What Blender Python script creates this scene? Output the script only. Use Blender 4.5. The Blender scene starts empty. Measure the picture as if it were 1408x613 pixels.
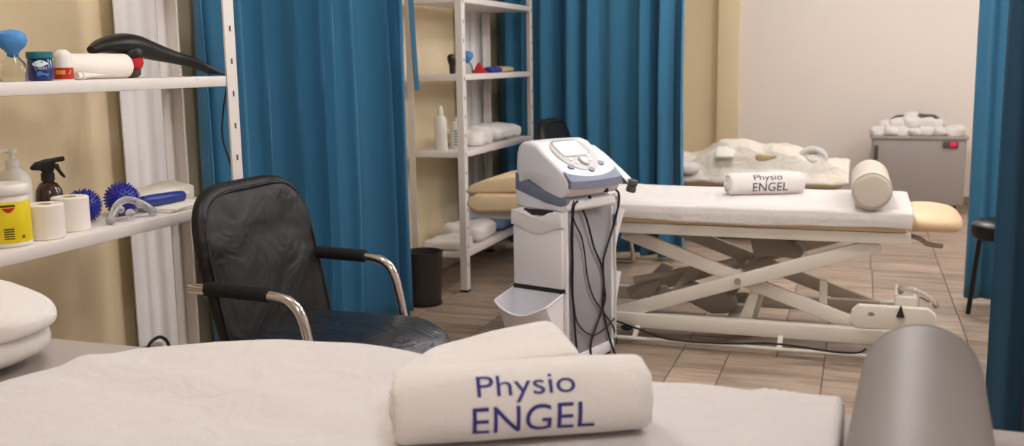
import bpy, bmesh, math, random
from math import sin, cos, pi, radians, atan, exp
from mathutils import Vector, Matrix, noise
random.seed(7)
SC = bpy.context.scene
COL = SC.collection

# ------------------------------------------------------------------ materials
def srgb(r, g, b):
    f = lambda c: (c/255/12.92) if c/255 <= .04045 else ((c/255+.055)/1.055)**2.4
    return (f(r), f(g), f(b), 1)

def mat(name, col, rough=.5, metal=0, bump=0, bscale=200, var=0, vscale=5, trans=0, coat=0, sheen=0, emit=None, estr=0,
        stretch=None, spec=.5, sss=0, alpha=1, wrinkle=0, wscale=12, ior=1.45):
    m = bpy.data.materials.new(name); m.use_nodes = True
    nt = m.node_tree; b = nt.nodes['Principled BSDF']
    c = srgb(*col) if max(col) > 1 else (*col, 1)
    b.inputs['Base Color'].default_value = c
    b.inputs['Roughness'].default_value = rough
    b.inputs['Metallic'].default_value = metal
    b.inputs['Specular IOR Level'].default_value = spec
    b.inputs['IOR'].default_value = ior
    if trans: b.inputs['Transmission Weight'].default_value = trans
    if coat:
        b.inputs['Coat Weight'].default_value = coat; b.inputs['Coat Roughness'].default_value = .15
    if sheen:
        b.inputs['Sheen Weight'].default_value = sheen; b.inputs['Sheen Roughness'].default_value = .6
    if emit:
        b.inputs['Emission Color'].default_value = srgb(*emit); b.inputs['Emission Strength'].default_value = estr
    if alpha < 1: b.inputs['Alpha'].default_value = alpha
    tc = nt.nodes.new('ShaderNodeTexCoord'); mp = nt.nodes.new('ShaderNodeMapping')
    nt.links.new(tc.outputs['Object'], mp.inputs['Vector'])
    if stretch: mp.inputs['Scale'].default_value = stretch
    if var:
        n = nt.nodes.new('ShaderNodeTexNoise'); n.inputs['Scale'].default_value = vscale; n.inputs['Detail'].default_value = 4
        nt.links.new(mp.outputs[0], n.inputs['Vector'])
        mx = nt.nodes.new('ShaderNodeMix'); mx.data_type = 'RGBA'
        mx.inputs[6].default_value = tuple(max(0, v*(1-var)) for v in c[:3])+(1,)
        mx.inputs[7].default_value = tuple(min(1, v*(1+var)) for v in c[:3])+(1,)
        nt.links.new(n.outputs['Fac'], mx.inputs[0]); nt.links.new(mx.outputs[2], b.inputs['Base Color'])
    last = None
    if wrinkle:
        n = nt.nodes.new('ShaderNodeTexNoise'); n.inputs['Scale'].default_value = wscale; n.inputs['Detail'].default_value = 3
        n.inputs['Distortion'].default_value = .8
        nt.links.new(mp.outputs[0], n.inputs['Vector'])
        bp = nt.nodes.new('ShaderNodeBump'); bp.inputs['Strength'].default_value = min(1, wrinkle*10); bp.inputs['Distance'].default_value = wrinkle*.1
        nt.links.new(n.outputs['Fac'], bp.inputs['Height']); last = bp
    if bump:
        n = nt.nodes.new('ShaderNodeTexNoise'); n.inputs['Scale'].default_value = bscale; n.inputs['Detail'].default_value = 3
        nt.links.new(mp.outputs[0], n.inputs['Vector'])
        bp = nt.nodes.new('ShaderNodeBump'); bp.inputs['Strength'].default_value = .6; bp.inputs['Distance'].default_value = bump
        nt.links.new(n.outputs['Fac'], bp.inputs['Height'])
        if last: nt.links.new(last.outputs[0], bp.inputs['Normal'])
        last = bp
    if last: nt.links.new(last.outputs[0], b.inputs['Normal'])
    return m

M = {}
M['wall_yellow'] = mat('wall_yellow', (236, 217, 180), .9, bump=.001, bscale=120, var=.05, vscale=2)
M['wall_white'] = mat('wall_white', (242, 231, 221), .9, bump=.001, bscale=120, var=.03, vscale=1.5)
M['ceiling'] = mat('ceiling', (232, 226, 214), .95, bump=.0006, bscale=80)
M['trim'] = mat('trim', (214, 204, 190), .5, var=.04)
M['grout'] = mat('grout', (118, 98, 84), .9, var=.15, vscale=20)
M['teal'] = mat('teal_curtain', (46, 110, 144), .85, bump=.0008, bscale=700, var=.10, vscale=3, sheen=.15, stretch=(1, 1, .15))
M['teal_shaded'] = mat('teal_curtain_shaded', (26, 70, 98), .85, bump=.0008, bscale=700, var=.10, vscale=3, sheen=.1, stretch=(1, 1, .15))  # curtain teal with shade put into the colour, for the dimmer right-edge curtain
M['sheer'] = mat('sheer', (232, 228, 226), .9, bump=.0006, bscale=500, var=.06, vscale=4)
M['rack'] = mat('rack_paint', (226, 218, 212), .45, var=.03)
M['hole'] = mat('slot_dark', (90, 76, 66), .8)
M['terry'] = mat('terry', (232, 224, 221), .95, bump=.006, bscale=380, var=.03, vscale=30, sheen=.3, wrinkle=.14, wscale=9)
M['terry2'] = mat('terry_plain', (232, 225, 220), .95, bump=.0025, bscale=300, var=.03, sheen=.3, wrinkle=.08, wscale=14)
M['blue_thread'] = mat('blue_thread', (52, 48, 128), .7, bump=.001, bscale=900, var=.2, vscale=60)
M['navy_thread'] = mat('navy_thread', (44, 46, 84), .7, bump=.001, bscale=900, var=.2, vscale=60)
M['bench_vinyl'] = mat('bench_vinyl', (176, 164, 158), .5, bump=.0005, bscale=400, var=.03)
M['grey_vinyl'] = mat('grey_vinyl', (138, 131, 127), .5, bump=.0004, bscale=500, var=.03, spec=.35)
M['cream_vinyl'] = mat('cream_vinyl', (234, 205, 162), .45, bump=.0004, bscale=300, var=.03)
M['cream_cover'] = mat('cream_cover', (216, 204, 188), .85, bump=.001, bscale=300, var=.04)
M['table_paint'] = mat('table_paint', (232, 223, 210), .45, var=.04)
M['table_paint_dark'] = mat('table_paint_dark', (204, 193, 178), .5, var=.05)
M['motor'] = mat('motor_grey', (156, 146, 136), .5, var=.05)
M['leather'] = mat('black_leather', (20, 16, 16), .5, bump=.0006, bscale=350, var=.15, vscale=8, wrinkle=.22, wscale=5, spec=.45)
M['leather_seat'] = mat('black_leather_seat', (24, 27, 36), .36, bump=.0005, bscale=350, var=.2, vscale=8, wrinkle=.12, wscale=10, spec=.6)
M['black_plastic'] = mat('black_plastic', (22, 21, 22), .4)
M['black_pad'] = mat('black_pad', (18, 17, 18), .8, bump=.0005, bscale=500)
M['chrome'] = mat('chrome', (205, 200, 196), .12, metal=1)
M['mach_white'] = mat('machine_white', (238, 235, 238), .35, var=.02)
M['mach_cart'] = mat('machine_cart', (236, 234, 240), .5, bump=.0004, bscale=300, var=.02)
M['mach_panel'] = mat('machine_panel', (160, 158, 163), .55, bump=.0012, bscale=60, var=.05, vscale=12)
M['mach_band'] = mat('machine_band', (122, 129, 150), .45)
M['mach_face'] = mat('machine_face', (188, 184, 182), .4)
M['mach_face_line'] = mat('machine_face_line', (158, 155, 156), .4)
M['mach_button'] = mat('machine_button', (110, 118, 138), .4)
M['screen'] = mat('screen_lit', (230, 235, 235), .2, emit=(235, 240, 240), estr=1.6)
M['dark_gap'] = mat('dark_gap', (40, 36, 38), .7)
M['cable'] = mat('cable_black', (24, 22, 24), .5)
M['cable_white'] = mat('cable_white', (210, 206, 202), .5)
M['tissue'] = mat('tissue_paper', (236, 226, 216), .95, bump=.0008, bscale=250)
M['white_plastic'] = mat('white_plastic', (228, 222, 212), .35)
M['yellow_label'] = mat('yellow_label', (232, 206, 20), .45)
M['red'] = mat('red_plastic', (190, 32, 34), .4)
M['red_label'] = mat('red_label', (176, 38, 30), .45)
M['orange'] = mat('orange_print', (226, 150, 50), .5)
M['brown_bottle'] = mat('brown_bottle', (62, 34, 24), .15, coat=.5)
M['blue_rubber'] = mat('blue_rubber', (74, 140, 200), .45)
M['blue_ball'] = mat('blue_ball', (40, 48, 150), .4)
M['blue_roller'] = mat('blue_roller', (36, 52, 140), .35)
M['navy'] = mat('navy_glass', (24, 36, 96), .2, coat=.4)
M['teal_lid'] = mat('teal_lid', (30, 110, 116), .4)
M['print_white'] = mat('print_white', (222, 226, 228), .5)
M['print_blue'] = mat('print_blue', (60, 120, 196), .5)
M['print_dark'] = mat('print_dark', (92, 74, 26), .6)
M['glass'] = mat('clear_glass', (244, 244, 240), .03, trans=1, ior=1.3)
M['acrylic'] = mat('clear_acrylic', (240, 238, 236), .08, trans=.75, ior=1.45)
M['bin'] = mat('bin_mesh', (70, 62, 60), .5, bump=.001, bscale=300, metal=.3)
M['box_grey'] = mat('cabinet_grey', (164, 154, 148), .5, metal=.2, var=.05, vscale=3)
M['box_dark'] = mat('cabinet_dark', (84, 76, 76), .5)
M['switch_red'] = mat('switch_red', (200, 20, 60), .4, emit=(220, 20, 60), estr=.5)
M['bright_cloth'] = mat('bright_cloth', (250, 246, 236), .9)
M['stool_seat'] = mat('stool_seat', (36, 26, 26), .35)
M['paper'] = mat('paper', (235, 228, 216), .9)
M['tan'] = mat('tan_cloth', (196, 172, 128), .9, bump=.001)
M['bluegrey'] = mat('bluegrey_cloth', (110, 140, 172), .9, bump=.001)
M['duvet'] = mat('duvet', (236, 226, 212), .95, bump=.001, bscale=200, wrinkle=.25, wscale=8)
M['skirt'] = mat('table_side', (150, 128, 108), .8, var=.06)
M['diffuser'] = mat('lamp_diffuser', (255, 246, 232), .6, emit=(255, 236, 210), estr=6)

def wood_tile():
    m = bpy.data.materials.new('floor_tile'); m.use_nodes = True
    nt = m.node_tree; b = nt.nodes['Principled BSDF']
    at = nt.nodes.new('ShaderNodeAttribute'); at.attribute_name = 'tile'
    tc = nt.nodes.new('ShaderNodeTexCoord')
    vm = nt.nodes.new('ShaderNodeVectorMath'); vm.operation = 'ADD'
    cb = nt.nodes.new('ShaderNodeCombineXYZ')
    mu = nt.nodes.new('ShaderNodeMath'); mu.operation = 'MULTIPLY'; mu.inputs[1].default_value = 37
    nt.links.new(at.outputs['Fac'], mu.inputs[0]); nt.links.new(mu.outputs[0], cb.inputs[0]); nt.links.new(mu.outputs[0], cb.inputs[1])
    nt.links.new(tc.outputs['Object'], vm.inputs[0]); nt.links.new(cb.outputs[0], vm.inputs[1])
    mp = nt.nodes.new('ShaderNodeMapping'); mp.inputs['Scale'].default_value = (1.6, 9, 1)
    nt.links.new(vm.outputs[0], mp.inputs[0])
    n = nt.nodes.new('ShaderNodeTexNoise'); n.inputs['Scale'].default_value = 1.6; n.inputs['Detail'].default_value = 6; n.inputs['Roughness'].default_value = .62; n.inputs['Distortion'].default_value = .7
    nt.links.new(mp.outputs[0], n.inputs['Vector'])
    r = nt.nodes.new('ShaderNodeValToRGB')
    r.color_ramp.elements[0].position = .34; r.color_ramp.elements[0].color = srgb(142, 122, 106)
    r.color_ramp.elements[1].position = .66; r.color_ramp.elements[1].color = srgb(188, 168, 149)
    e = r.color_ramp.elements.new(.5); e.color = srgb(168, 148, 130)
    nt.links.new(n.outputs['Fac'], r.inputs[0])
    hs = nt.nodes.new('ShaderNodeHueSaturation')
    mr = nt.nodes.new('ShaderNodeMapRange'); mr.inputs[3].default_value = .88; mr.inputs[4].default_value = 1.12
    nt.links.new(at.outputs['Fac'], mr.inputs[0]); nt.links.new(mr.outputs[0], hs.inputs['Value']); nt.links.new(r.outputs[0], hs.inputs['Color'])
    nt.links.new(hs.outputs[0], b.inputs['Base Color'])
    b.inputs['Roughness'].default_value = .42
    bp = nt.nodes.new('ShaderNodeBump'); bp.inputs['Strength'].default_value = .2; bp.inputs['Distance'].default_value = .001
    nt.links.new(n.outputs['Fac'], bp.inputs['Height']); nt.links.new(bp.outputs[0], b.inputs['Normal'])
    return m
M['tile'] = wood_tile()

# ------------------------------------------------------------------ mesh builder
class MB:
    def __init__(s, M=None):
        s.b = bmesh.new(); s.M = M or Matrix.Identity(4); s.mi = 0
    def v(s, p): return s.b.verts.new(s.M @ Vector(p))
    def f(s, vs, smooth=True):
        try:
            f = s.b.faces.new(vs); f.smooth = smooth; f.material_index = s.mi; return f
        except ValueError: return None
    def bevel(s, geom_faces, w, seg=2, ang=30):
        edges = {e for f in geom_faces if f and f.is_valid for e in f.edges}
        s.b.normal_update()
        ed = [e for e in edges if len(e.link_faces) == 2 and e.calc_face_angle(0) > radians(ang)]
        if ed: bmesh.ops.bevel(s.b, geom=ed, offset=w, segments=seg, affect='EDGES', profile=.5, clamp_overlap=True, material=-1)
    def hexa(s, P, bev=0, seg=2):
        v = [s.v(p) for p in P]
        F = [s.f([v[i] for i in q]) for q in ((0,3,2,1),(4,5,6,7),(0,1,5,4),(1,2,6,5),(2,3,7,6),(3,0,4,7))]
        if bev: s.bevel(F, bev, seg)
        return s
    def box(s, x0, x1, y0, y1, z0, z1, bev=0, seg=2):
        return s.hexa([(x0,y0,z0),(x1,y0,z0),(x1,y1,z0),(x0,y1,z0),(x0,y0,z1),(x1,y0,z1),(x1,y1,z1),(x0,y1,z1)], bev, seg)
    def bar(s, p, q, w, h, up=(0, 0, 1), bev=0):
        p, q = Vector(p), Vector(q); d = (q-p).normalized(); up = Vector(up)
        if abs(d.dot(up)) > .99: up = Vector((0, 1, 0))
        r = d.cross(up).normalized(); u = r.cross(d)
        a, b = r*w/2, u*h/2
        return s.hexa([p-a-b, q-a-b, q+a-b, p+a-b, p-a+b, q-a+b, q+a+b, p+a+b], bev)
    def prism(s, pts, ax, lo, hi, bev=0, seg=2):
        # pts 2D outline; ax = axis of extrusion. x: (y,z)  y: (x,z)  z: (x,y)
        def P(a, b, t): return {'x': (t, a, b), 'y': (a, t, b), 'z': (a, b, t)}[ax]
        A = [s.v(P(a, b, lo)) for a, b in pts]; B = [s.v(P(a, b, hi)) for a, b in pts]
        F = [s.f(A[::-1]), s.f(B)]; n = len(pts)
        for i in range(n): F.append(s.f([A[i], A[(i+1) % n], B[(i+1) % n], B[i]]))
        bmesh.ops.recalc_face_normals(s.b, faces=[f for f in F if f])
        if bev: s.bevel(F, bev, seg)
        return s
    def rings(s, R, close=True, cap=True):
        V = [[s.v(p) for p in r] for r in R]; n = len(V[0])
        for i in range(len(V)-1):
            for j in range(n if close else n-1):
                k = (j+1) % n
                s.f([V[i][j], V[i][k], V[i+1][k], V[i+1][j]])
        if cap:
            s.f(V[0][::-1]); s.f(V[-1])
        return s
    def tube(s, pts, r, seg=10, cat=0, taper=None):
        P = [Vector(p) for p in pts]
        if cat: P = catmull(P, cat)
        n = len(P); R = []
        t0 = (P[1]-P[0]).normalized(); up = Vector((0, 0, 1)) if abs(t0.z) < .9 else Vector((1, 0, 0))
        a = t0.cross(up).normalized()
        for i in range(n):
            t = (P[min(i+1, n-1)]-P[max(i-1, 0)]).normalized()
            a = (a - t*a.dot(t)).normalized(); b = t.cross(a)
            rr = r if taper is None else r*taper(i/(n-1))
            R.append([P[i]+a*rr*cos(2*pi*k/seg)+b*rr*sin(2*pi*k/seg) for k in range(seg)])
        s.rings(R); return s
    def lathe(s, prof, c=(0, 0, 0), seg=28, rot=None):
        T = Matrix.Translation(c) @ (rot or Matrix.Identity(4))
        R = [[T @ Vector((max(r, 1e-4)*cos(2*pi*k/seg), max(r, 1e-4)*sin(2*pi*k/seg), z)) for k in range(seg)] for r, z in prof]
        return s.rings(R)
    def grid(s, fn, nu, nv, cu=False):
        V = [[s.v(fn(i/(nu if cu else nu-1), j/(nv-1))) for j in range(nv)] for i in range(nu)]
        for i in range(nu if cu else nu-1):
            for j in range(nv-1):
                k = (i+1) % nu
                s.f([V[i][j], V[k][j], V[k][j+1], V[i][j+1]])
        return s
    def blob(s, c, r, e=.6, nz=.0, ns=3, seed=0, nu=40, nv=22, flat=None, crease=None):
        def sp(a, p): return math.copysign(abs(a)**p, a)
        def fn(u, v):
            th = -pi+2*pi*u; ph = -pi/2+pi*v
            x = sp(cos(ph), e)*sp(cos(th), e); y = sp(cos(ph), e)*sp(sin(th), e); z = sp(sin(ph), e)
            p = Vector((x*r[0], y*r[1], z*r[2]))
            if nz:
                q = noise.noise((p+Vector((seed*7.3, seed*3.1, 0)))*ns)+.4*noise.noise((p+Vector((0, seed*5, 2)))*ns*2.7)
                p += Vector((x, y, z)).normalized()*q*nz
            if crease: p = crease(p)
            p += Vector(c)
            if flat is not None and p.z < flat: p.z = flat+ (p.z-flat)*.02
            return p
        s.grid(fn, nu, nv, True); bmesh.ops.remove_doubles(s.b, verts=s.b.verts, dist=1e-5); return s
    def sharp(s, ang=38):
        s.b.normal_update()
        for e in s.b.edges:
            if len(e.link_faces) == 2: e.smooth = e.calc_face_angle(0) < radians(ang)

def catmull(P, k):
    Q = []; n = len(P)
    for i in range(n-1):
        a, b, c, d = P[max(i-1, 0)], P[i], P[i+1], P[min(i+2, n-1)]
        for j in range(k):
            t = j/k
            Q.append(.5*((2*b)+(c-a)*t+(2*a-5*b+4*c-d)*t*t+(3*b-a-3*c+d)*t**3))
    Q.append(P[-1]); return Q

WM = {}
SPLIT = {'panel_edge', 'gap', 'section_arm', 'headrest_arm', 'cross_rail', 'axle', 'brace', 'jack', 'runner_bar', 'slot', 'label_print', 'pedal_tip'}
def islands(b):
    seen = set(); out = []
    b.faces.index_update()
    for f in b.faces:
        if f.index in seen: continue
        st = [f]; seen.add(f.index); isl = []
        while st:
            g = st.pop(); isl.append(g)
            for v in g.verts:
                for h in v.link_faces:
                    if h.index not in seen: seen.add(h.index); st.append(h)
        out.append(isl)
    return out
def link(name, mb, mats, parent=None, local=False, sharp=38, recalc=True):
    if name in SPLIT:
        isl = islands(mb.b)
        if len(isl) > 1:
            o = None
            for fs in isl:
                nb = MB(); vm = {}
                for f in fs:
                    vs_ = []
                    for v in f.verts:
                        if v not in vm: vm[v] = nb.b.verts.new(v.co)
                        vs_.append(vm[v])
                    g = nb.b.faces.new(vs_); g.smooth = f.smooth
                o = link1(name, nb, mats, parent, local, sharp, recalc)
            mb.b.free(); return o
    return link1(name, mb, mats, parent, local, sharp, recalc)
def link1(name, mb, mats, parent=None, local=False, sharp=38, recalc=True):
    """one mesh object; world-space geometry unless local"""
    if recalc: bmesh.ops.recalc_face_normals(mb.b, faces=mb.b.faces)
    if sharp: mb.sharp(sharp)
    me = bpy.data.meshes.new(name)
    mb.b.to_mesh(me); mb.b.free()
    for m in (mats if isinstance(mats, (list, tuple)) else [mats]): me.materials.append(m if not isinstance(m, str) else M[m])
    o = bpy.data.objects.new(name, me); COL.objects.link(o)
    if parent is not None:
        o.parent = parent
        if not local: me.transform(WM[parent.name].inverted())
        WM[o.name] = WM[parent.name].copy()
    else:
        vs = [v.co for v in me.vertices]
        lo = Vector([min(v[i] for v in vs) for i in range(3)]); hi = Vector([max(v[i] for v in vs) for i in range(3)])
        c = Vector(((lo.x+hi.x)/2, (lo.y+hi.y)/2, lo.z))
        me.transform(Matrix.Translation(-c)); o.location = c
        WM[o.name] = Matrix.Translation(c)
    return o
def tag(o, label, cat, group=None, kind=None):
    if label: o['label'] = label
    if cat: o['category'] = cat
    if group: o['group'] = group
    if kind: o['kind'] = kind
    return o
def thing(name, label, cat, loc=(0, 0, 0), rz=0, group=None):
    o = bpy.data.objects.new(name, None); COL.objects.link(o); o.empty_display_size = .05
    o.location = loc; o.rotation_euler = (0, 0, rz)
    WM[o.name] = Matrix.Translation(loc) @ Matrix.Rotation(rz, 4, 'Z')
    return tag(o, label, cat, group)
def struct(name, mb, m):
    o = link(name, mb, m); o['kind'] = 'structure'; return o
def kids(o): return [c for c in bpy.data.objects if c.parent == o]
def dup(o, loc=None, rz=None, label=None, parent=None):
    c = o.copy(); COL.objects.link(c)
    if parent is not None: c.parent = parent
    if loc is not None: c.location = loc
    if rz is not None: c.rotation_euler = (0, 0, rz)
    if label: c['label'] = label
    WM[c.name] = Matrix.Translation(c.location) @ Matrix.Rotation(c.rotation_euler.z, 4, 'Z')
    for k in kids(o): dup(k, parent=c)
    return c

def text_bm(txt, x0, x1, y0, y1, cutx=.004, cuty=.004, bold=0):
    cu = bpy.data.curves.new('t', 'FONT'); cu.body = txt; cu.size = 1; cu.resolution_u = 6; cu.offset = bold
    ob = bpy.data.objects.new('t', cu); COL.objects.link(ob)
    bpy.context.view_layer.update()
    me = bpy.data.meshes.new_from_object(ob.evaluated_get(bpy.context.evaluated_depsgraph_get()))
    bpy.data.objects.remove(ob); bpy.data.curves.remove(cu)
    b = bmesh.new(); b.from_mesh(me); bpy.data.meshes.remove(me)
    xs = [v.co.x for v in b.verts]
    up = [v.co.y for v in b.verts]
    ax, bx = min(xs), max(xs); ay, by = min(up) if txt.isupper() else 0, max(up)
    for v in b.verts:
        v.co.x = x0+(v.co.x-ax)/(bx-ax)*(x1-x0); v.co.y = y0+(v.co.y-ay)/(by-ay)*(y1-y0)
    for ax_, step, lo, hi in ((0, cutx, x0, x1), (1, cuty, y0-abs(y1-y0)*.5, y1)):
        k = lo+step
        while k < hi:
            co = [0, 0, 0]; no = [0, 0, 0]; co[ax_] = k; no[ax_] = 1
            bmesh.ops.bisect_plane(b, geom=b.verts[:]+b.edges[:]+b.faces[:], plane_co=co, plane_no=no)
            k += step
    return b
def merge_text(mb, b, fn):
    vm = {v: mb.v(fn(v.co.x, v.co.y)) for v in b.verts}
    for f in b.faces: mb.f([vm[v] for v in f.verts])
    b.free()

# ------------------------------------------------------------------ room
WX, EX, NY, SY, CZ = -2.49, 3.0, 9.54, -1.6, 2.7
m = MB(); m.box(WX-.15, WX, SY-.15, NY+.15, 0, CZ); struct('wall_left', m, 'wall_yellow')
m = MB(); m.box(EX, EX+.15, SY-.15, NY+.15, 0, CZ); struct('wall_right', m, 'wall_white')
m = MB(); m.box(-1.08, EX, NY, NY+.15, 0, CZ); struct('wall_back', m, 'wall_white')
m = MB(); m.box(WX, -1.08, NY, NY+.15, 0, CZ); struct('wall_back_alcove', m, 'wall_yellow')
m = MB(); m.box(-1.27, -1.08, NY-.10, NY, 0, CZ, .004); struct('trim_1', m, 'wall_yellow')
m = MB(); m.box(WX-.15, EX+.15, SY-.15, SY, 0, CZ); struct('wall_front', m, 'wall_white')
m = MB(); m.box(WX-.15, EX+.15, SY-.15, NY+.15, CZ, CZ+.15); struct('ceiling', m, 'ceiling')
m = MB(); m.box(WX, WX+.012, SY, NY, 0, .07, .003); struct('baseboard_left', m, 'trim')
m = MB(); m.box(-1.08, EX, NY-.012, NY, 0, .07, .003); struct('baseboard_back', m, 'tile')

# floor: mixed-format tiles in rows 0.507 m deep, joints on a 0.203 m module
def floor():
    mb = MB(); b = mb.b; lay = b.faces.layers.float.new('tile')
    mb.mi = 1; mb.box(WX-.15, EX+.15, SY-.15, NY+.15, -.12, -.003); mb.mi = 0
    fixed = {0: [-.72, -.513, -.107], 1: [-1.73, -1.32, -.72, -.31, -.107, .3], 2: [-1.53, -1.12, -.72, -.31, -.107, .1],
             3: [-.918, -.31, -.107, .103, .504], 4: [-.72, -.31, .103, .504]}
    row = -12; rnd = random.Random(3)
    while True:
        y0 = 3.863+.511*row; y1 = y0+.511
        if y0 > NY: break
        if y1 > SY:
            cuts = list(fixed.get(row, []))
            if not cuts: cuts = [-.107+.203*rnd.choice((0, 1))]
            while cuts[0] > WX: cuts.insert(0, cuts[0]-rnd.choice((.406, .406, .203)))
            while cuts[-1] < EX: cuts.append(cuts[-1]+rnd.choice((.406, .406, .203)))
            g = .003
            for a, c in zip(cuts, cuts[1:]):
                a, c = max(a, WX), min(c, EX)
                if c-a < .02: continue
                ya, yb = max(y0, SY), min(y1, NY)
                split = [(ya, yb)] if rnd.random() > .22 else [(ya, ya+(yb-ya)*.5), (ya+(yb-ya)*.5, yb)]
                for p, q in split:
                    P = [(a+g, p+g), (c-g, p+g), (c-g, q-g), (a+g, q-g)]
                    T = [mb.v((x, y, 0)) for x, y in P]; B = [mb.v((x, y, -.003)) for x, y in P]
                    val = rnd.random()
                    for vs in [T]+[[T[i], B[i], B[(i+1) % 4], T[(i+1) % 4]] for i in range(4)]:
                        f = mb.f(vs, False)
                        if f: f[lay] = val
        row += 1
    o = link('floor', mb, ['tile', 'grout'], recalc=True); o['kind'] = 'structure'
floor()

# ------------------------------------------------------------------ curtains
def curtain(name, label, path, z0, z1, nfold, amp, matn, cat='curtain', seed=1, group=None, taper=0, thick=.004, hem=None):
    P = [Vector((*p, 0)) for p in path]
    L = [0]
    for a, b in zip(P, P[1:]): L.append(L[-1]+(b-a).length)
    rnd = random.Random(seed); ph = [rnd.uniform(0, 6.28) for _ in range(6)]
    def base(t):
        d = t*L[-1]
        for i in range(len(P)-1):
            if d <= L[i+1] or i == len(P)-2:
                k = (d-L[i])/(L[i+1]-L[i]); p = P[i].lerp(P[i+1], k); tg = (P[i+1]-P[i]).normalized(); return p, Vector((tg.y, -tg.x, 0)), tg
    nu, nv = max(60, nfold*14), 26
    def fn(u, v):
        z = z0+(z1-z0)*v
        if hem: z = max(z, hem(u)) if v == 0 else (hem(u)+(z1-hem(u))*v)
        p, n, tg = base(u)
        w = 2*pi*nfold*(u+.018*sin(2*pi*u*3+ph[0])+.010*sin(v*4+ph[1]))
        A = amp*(.62+.30*sin(2*pi*u*2.3+ph[2])+.35*sin(2*pi*u*1.1+ph[0])**2+.3*noise.noise(Vector((u*9, seed, v*.6))))*(1-.25*v)
        s = sin(w)+.28*sin(2.0*w+ph[3]+v)+.12*sin(w*.5+ph[4]+v*2)
        fade = min(1, u*nfold*1.5, (1-u)*nfold*1.5)
        return p+n*A*s*(.5+.5*fade)+tg*(.25*A*sin(2*w+ph[5]))+Vector((0, 0, z))
    mb = MB(); mb.grid(fn, nu, nv)
    o = link(name, mb, matn, sharp=None)
    md = o.modifiers.new('thick', 'SOLIDIFY'); md.thickness = thick
    return tag(o, label, cat, group)

curtain('curtain', 'blue pleated curtain hanging behind the black leather armchair', [(-2.40, 3.20), (-2.37, 3.34), (-2.28, 4.1), (-2.195, 4.62)], .02, 2.62, 9, .082, 'teal', seed=3)
curtain('curtain', 'blue pleated curtain behind the therapy machine, ending beside the yellow wall', [(-2.42, 6.98), (-2.36, 6.64), (-1.95, 6.53), (-1.05, 6.37)], .03, 2.62, 10, .062, 'teal', seed=8)
curtain('curtain', 'blue curtain darkened for shade at the right edge, in front of the round black stool', [(.405, 3.32), (.62, 3.30), (1.25, 3.34)], .02, 2.62, 7, .03, 'teal_shaded', seed=5)
curtain('curtain', 'light teal curtain strip behind the round black stool at right', [(.555, 5.70), (.9, 5.72), (1.5, 5.70)], .02, 2.62, 8, .03, 'teal', seed=6)
curtain('sheer_curtain', 'greyish white sheer curtain behind the end of the near shelf rack', [(-2.45, 2.86), (-2.455, 3.0), (-2.44, 3.20)], .03, 2.62, 4, .009, 'sheer', seed=4)
curtain('sheer_curtain', 'greyish white sheer curtain behind the far shelf rack', [(-2.46, 6.02), (-2.45, 6.25), (-2.46, 6.5)], .03, 2.62, 4, .014, 'sheer', seed=9)
# tie strap hanging on the wall left of the far rack
mb = MB()
P = [(-2.36, 5.09, 1.95), (-2.355, 5.10, 1.65), (-2.35, 5.105, 1.45), (-2.345, 5.11, 1.28), (-2.34, 5.115, 1.15)]
for a, b in zip(P, P[1:]): mb.bar(a, b, .034, .008, up=(1, -.3, 0))
tag(link('curtain_strap', mb, 'teal'), 'narrow blue strap hanging down beside the far white rack', 'strap')

# curtain rails (ceiling)
def rail(label, pts):
    mb = MB()
    for a, b in zip(pts, pts[1:]): mb.bar((*a, 2.66), (*b, 2.66), .03, .08, bev=.003)
    tag(link('curtain_rail', mb, 'rack'), label, 'curtain rail')
rail('white ceiling rail above the blue curtain behind the armchair', [(-2.42, 3.13), (-2.40, 3.3), (-2.30, 4.1), (-2.19, 4.62)])
rail('white ceiling rail above the blue curtain behind the therapy machine', [(-2.42, 6.98), (-2.36, 6.64), (-1.95, 6.53), (-1.05, 6.36)])
rail('white ceiling rail above the shaded blue curtain at the right edge', [(.41, 3.32), (1.25, 3.34)])
rail('white ceiling rail above the light teal curtain at right', [(.62, 5.70), (1.5, 5.70)])

# ------------------------------------------------------------------ shelf racks
def rack(label, x1, dep, y0, y1, top, shelves, pw=.05):
    x0 = x1-dep
    t = thing('shelf_rack', label, 'shelf rack', ((x0+x1)/2, (y0+y1)/2, 0))
    for (px, sx) in ((x0, 1), (x1, -1)):
        for (py, sy) in ((y0, 1), (y1, -1)):
            mb = MB()
            mb.prism([(px, py), (px, py+sy*pw), (px+sx*.004, py+sy*pw), (px+sx*.004, py+sy*.004), (px+sx*pw*.8, py+sy*.004), (px+sx*pw*.8, py)], 'z', .012, top, .0012, 1)
            mb.mi = 1; z = .16
            while z < top-.03:
                xx = px-sx*.0006 if sx > 0 else px+.0006
                xx = px+.0012 if sx < 0 else px-.0012
                a, c = min(xx, px+.0003*sx), max(xx, px+.0003*sx)
                mb.box(a, c, py+sy*pw*.5-.004, py+sy*pw*.5+.004, z-.009, z+.009)
                z += .105
            mb.mi = 0; post = link('post', mb, ['rack', 'hole'], t)
            mb = MB(); mb.box(min(px, px+sx*pw*.85)-.002, max(px, px+sx*pw*.85)+.002, min(py, py+sy*pw)-.002, max(py, py+sy*pw)+.002, 0, .014, .002)
            link('foot', mb, 'black_plastic', post)
    for z in shelves:
        mb = MB(); e = .005
        mb.box(x0+e, x1-e, y0+e, y1-e, z-.033, z, .003)
        link('shelf', mb, 'rack', t)
    return t
rack('white metal shelf rack at left, beside the black armchair', -1.95, .265, 1.58, 2.845, 2.2, [.30, .858, 1.268, 1.75], .055)
rack('white metal shelf rack in the middle, in front of the far blue curtain', -2.085, .34, 5.165, 6.42, 2.2, [.232, .805, 1.235, 1.66], .05)

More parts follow.
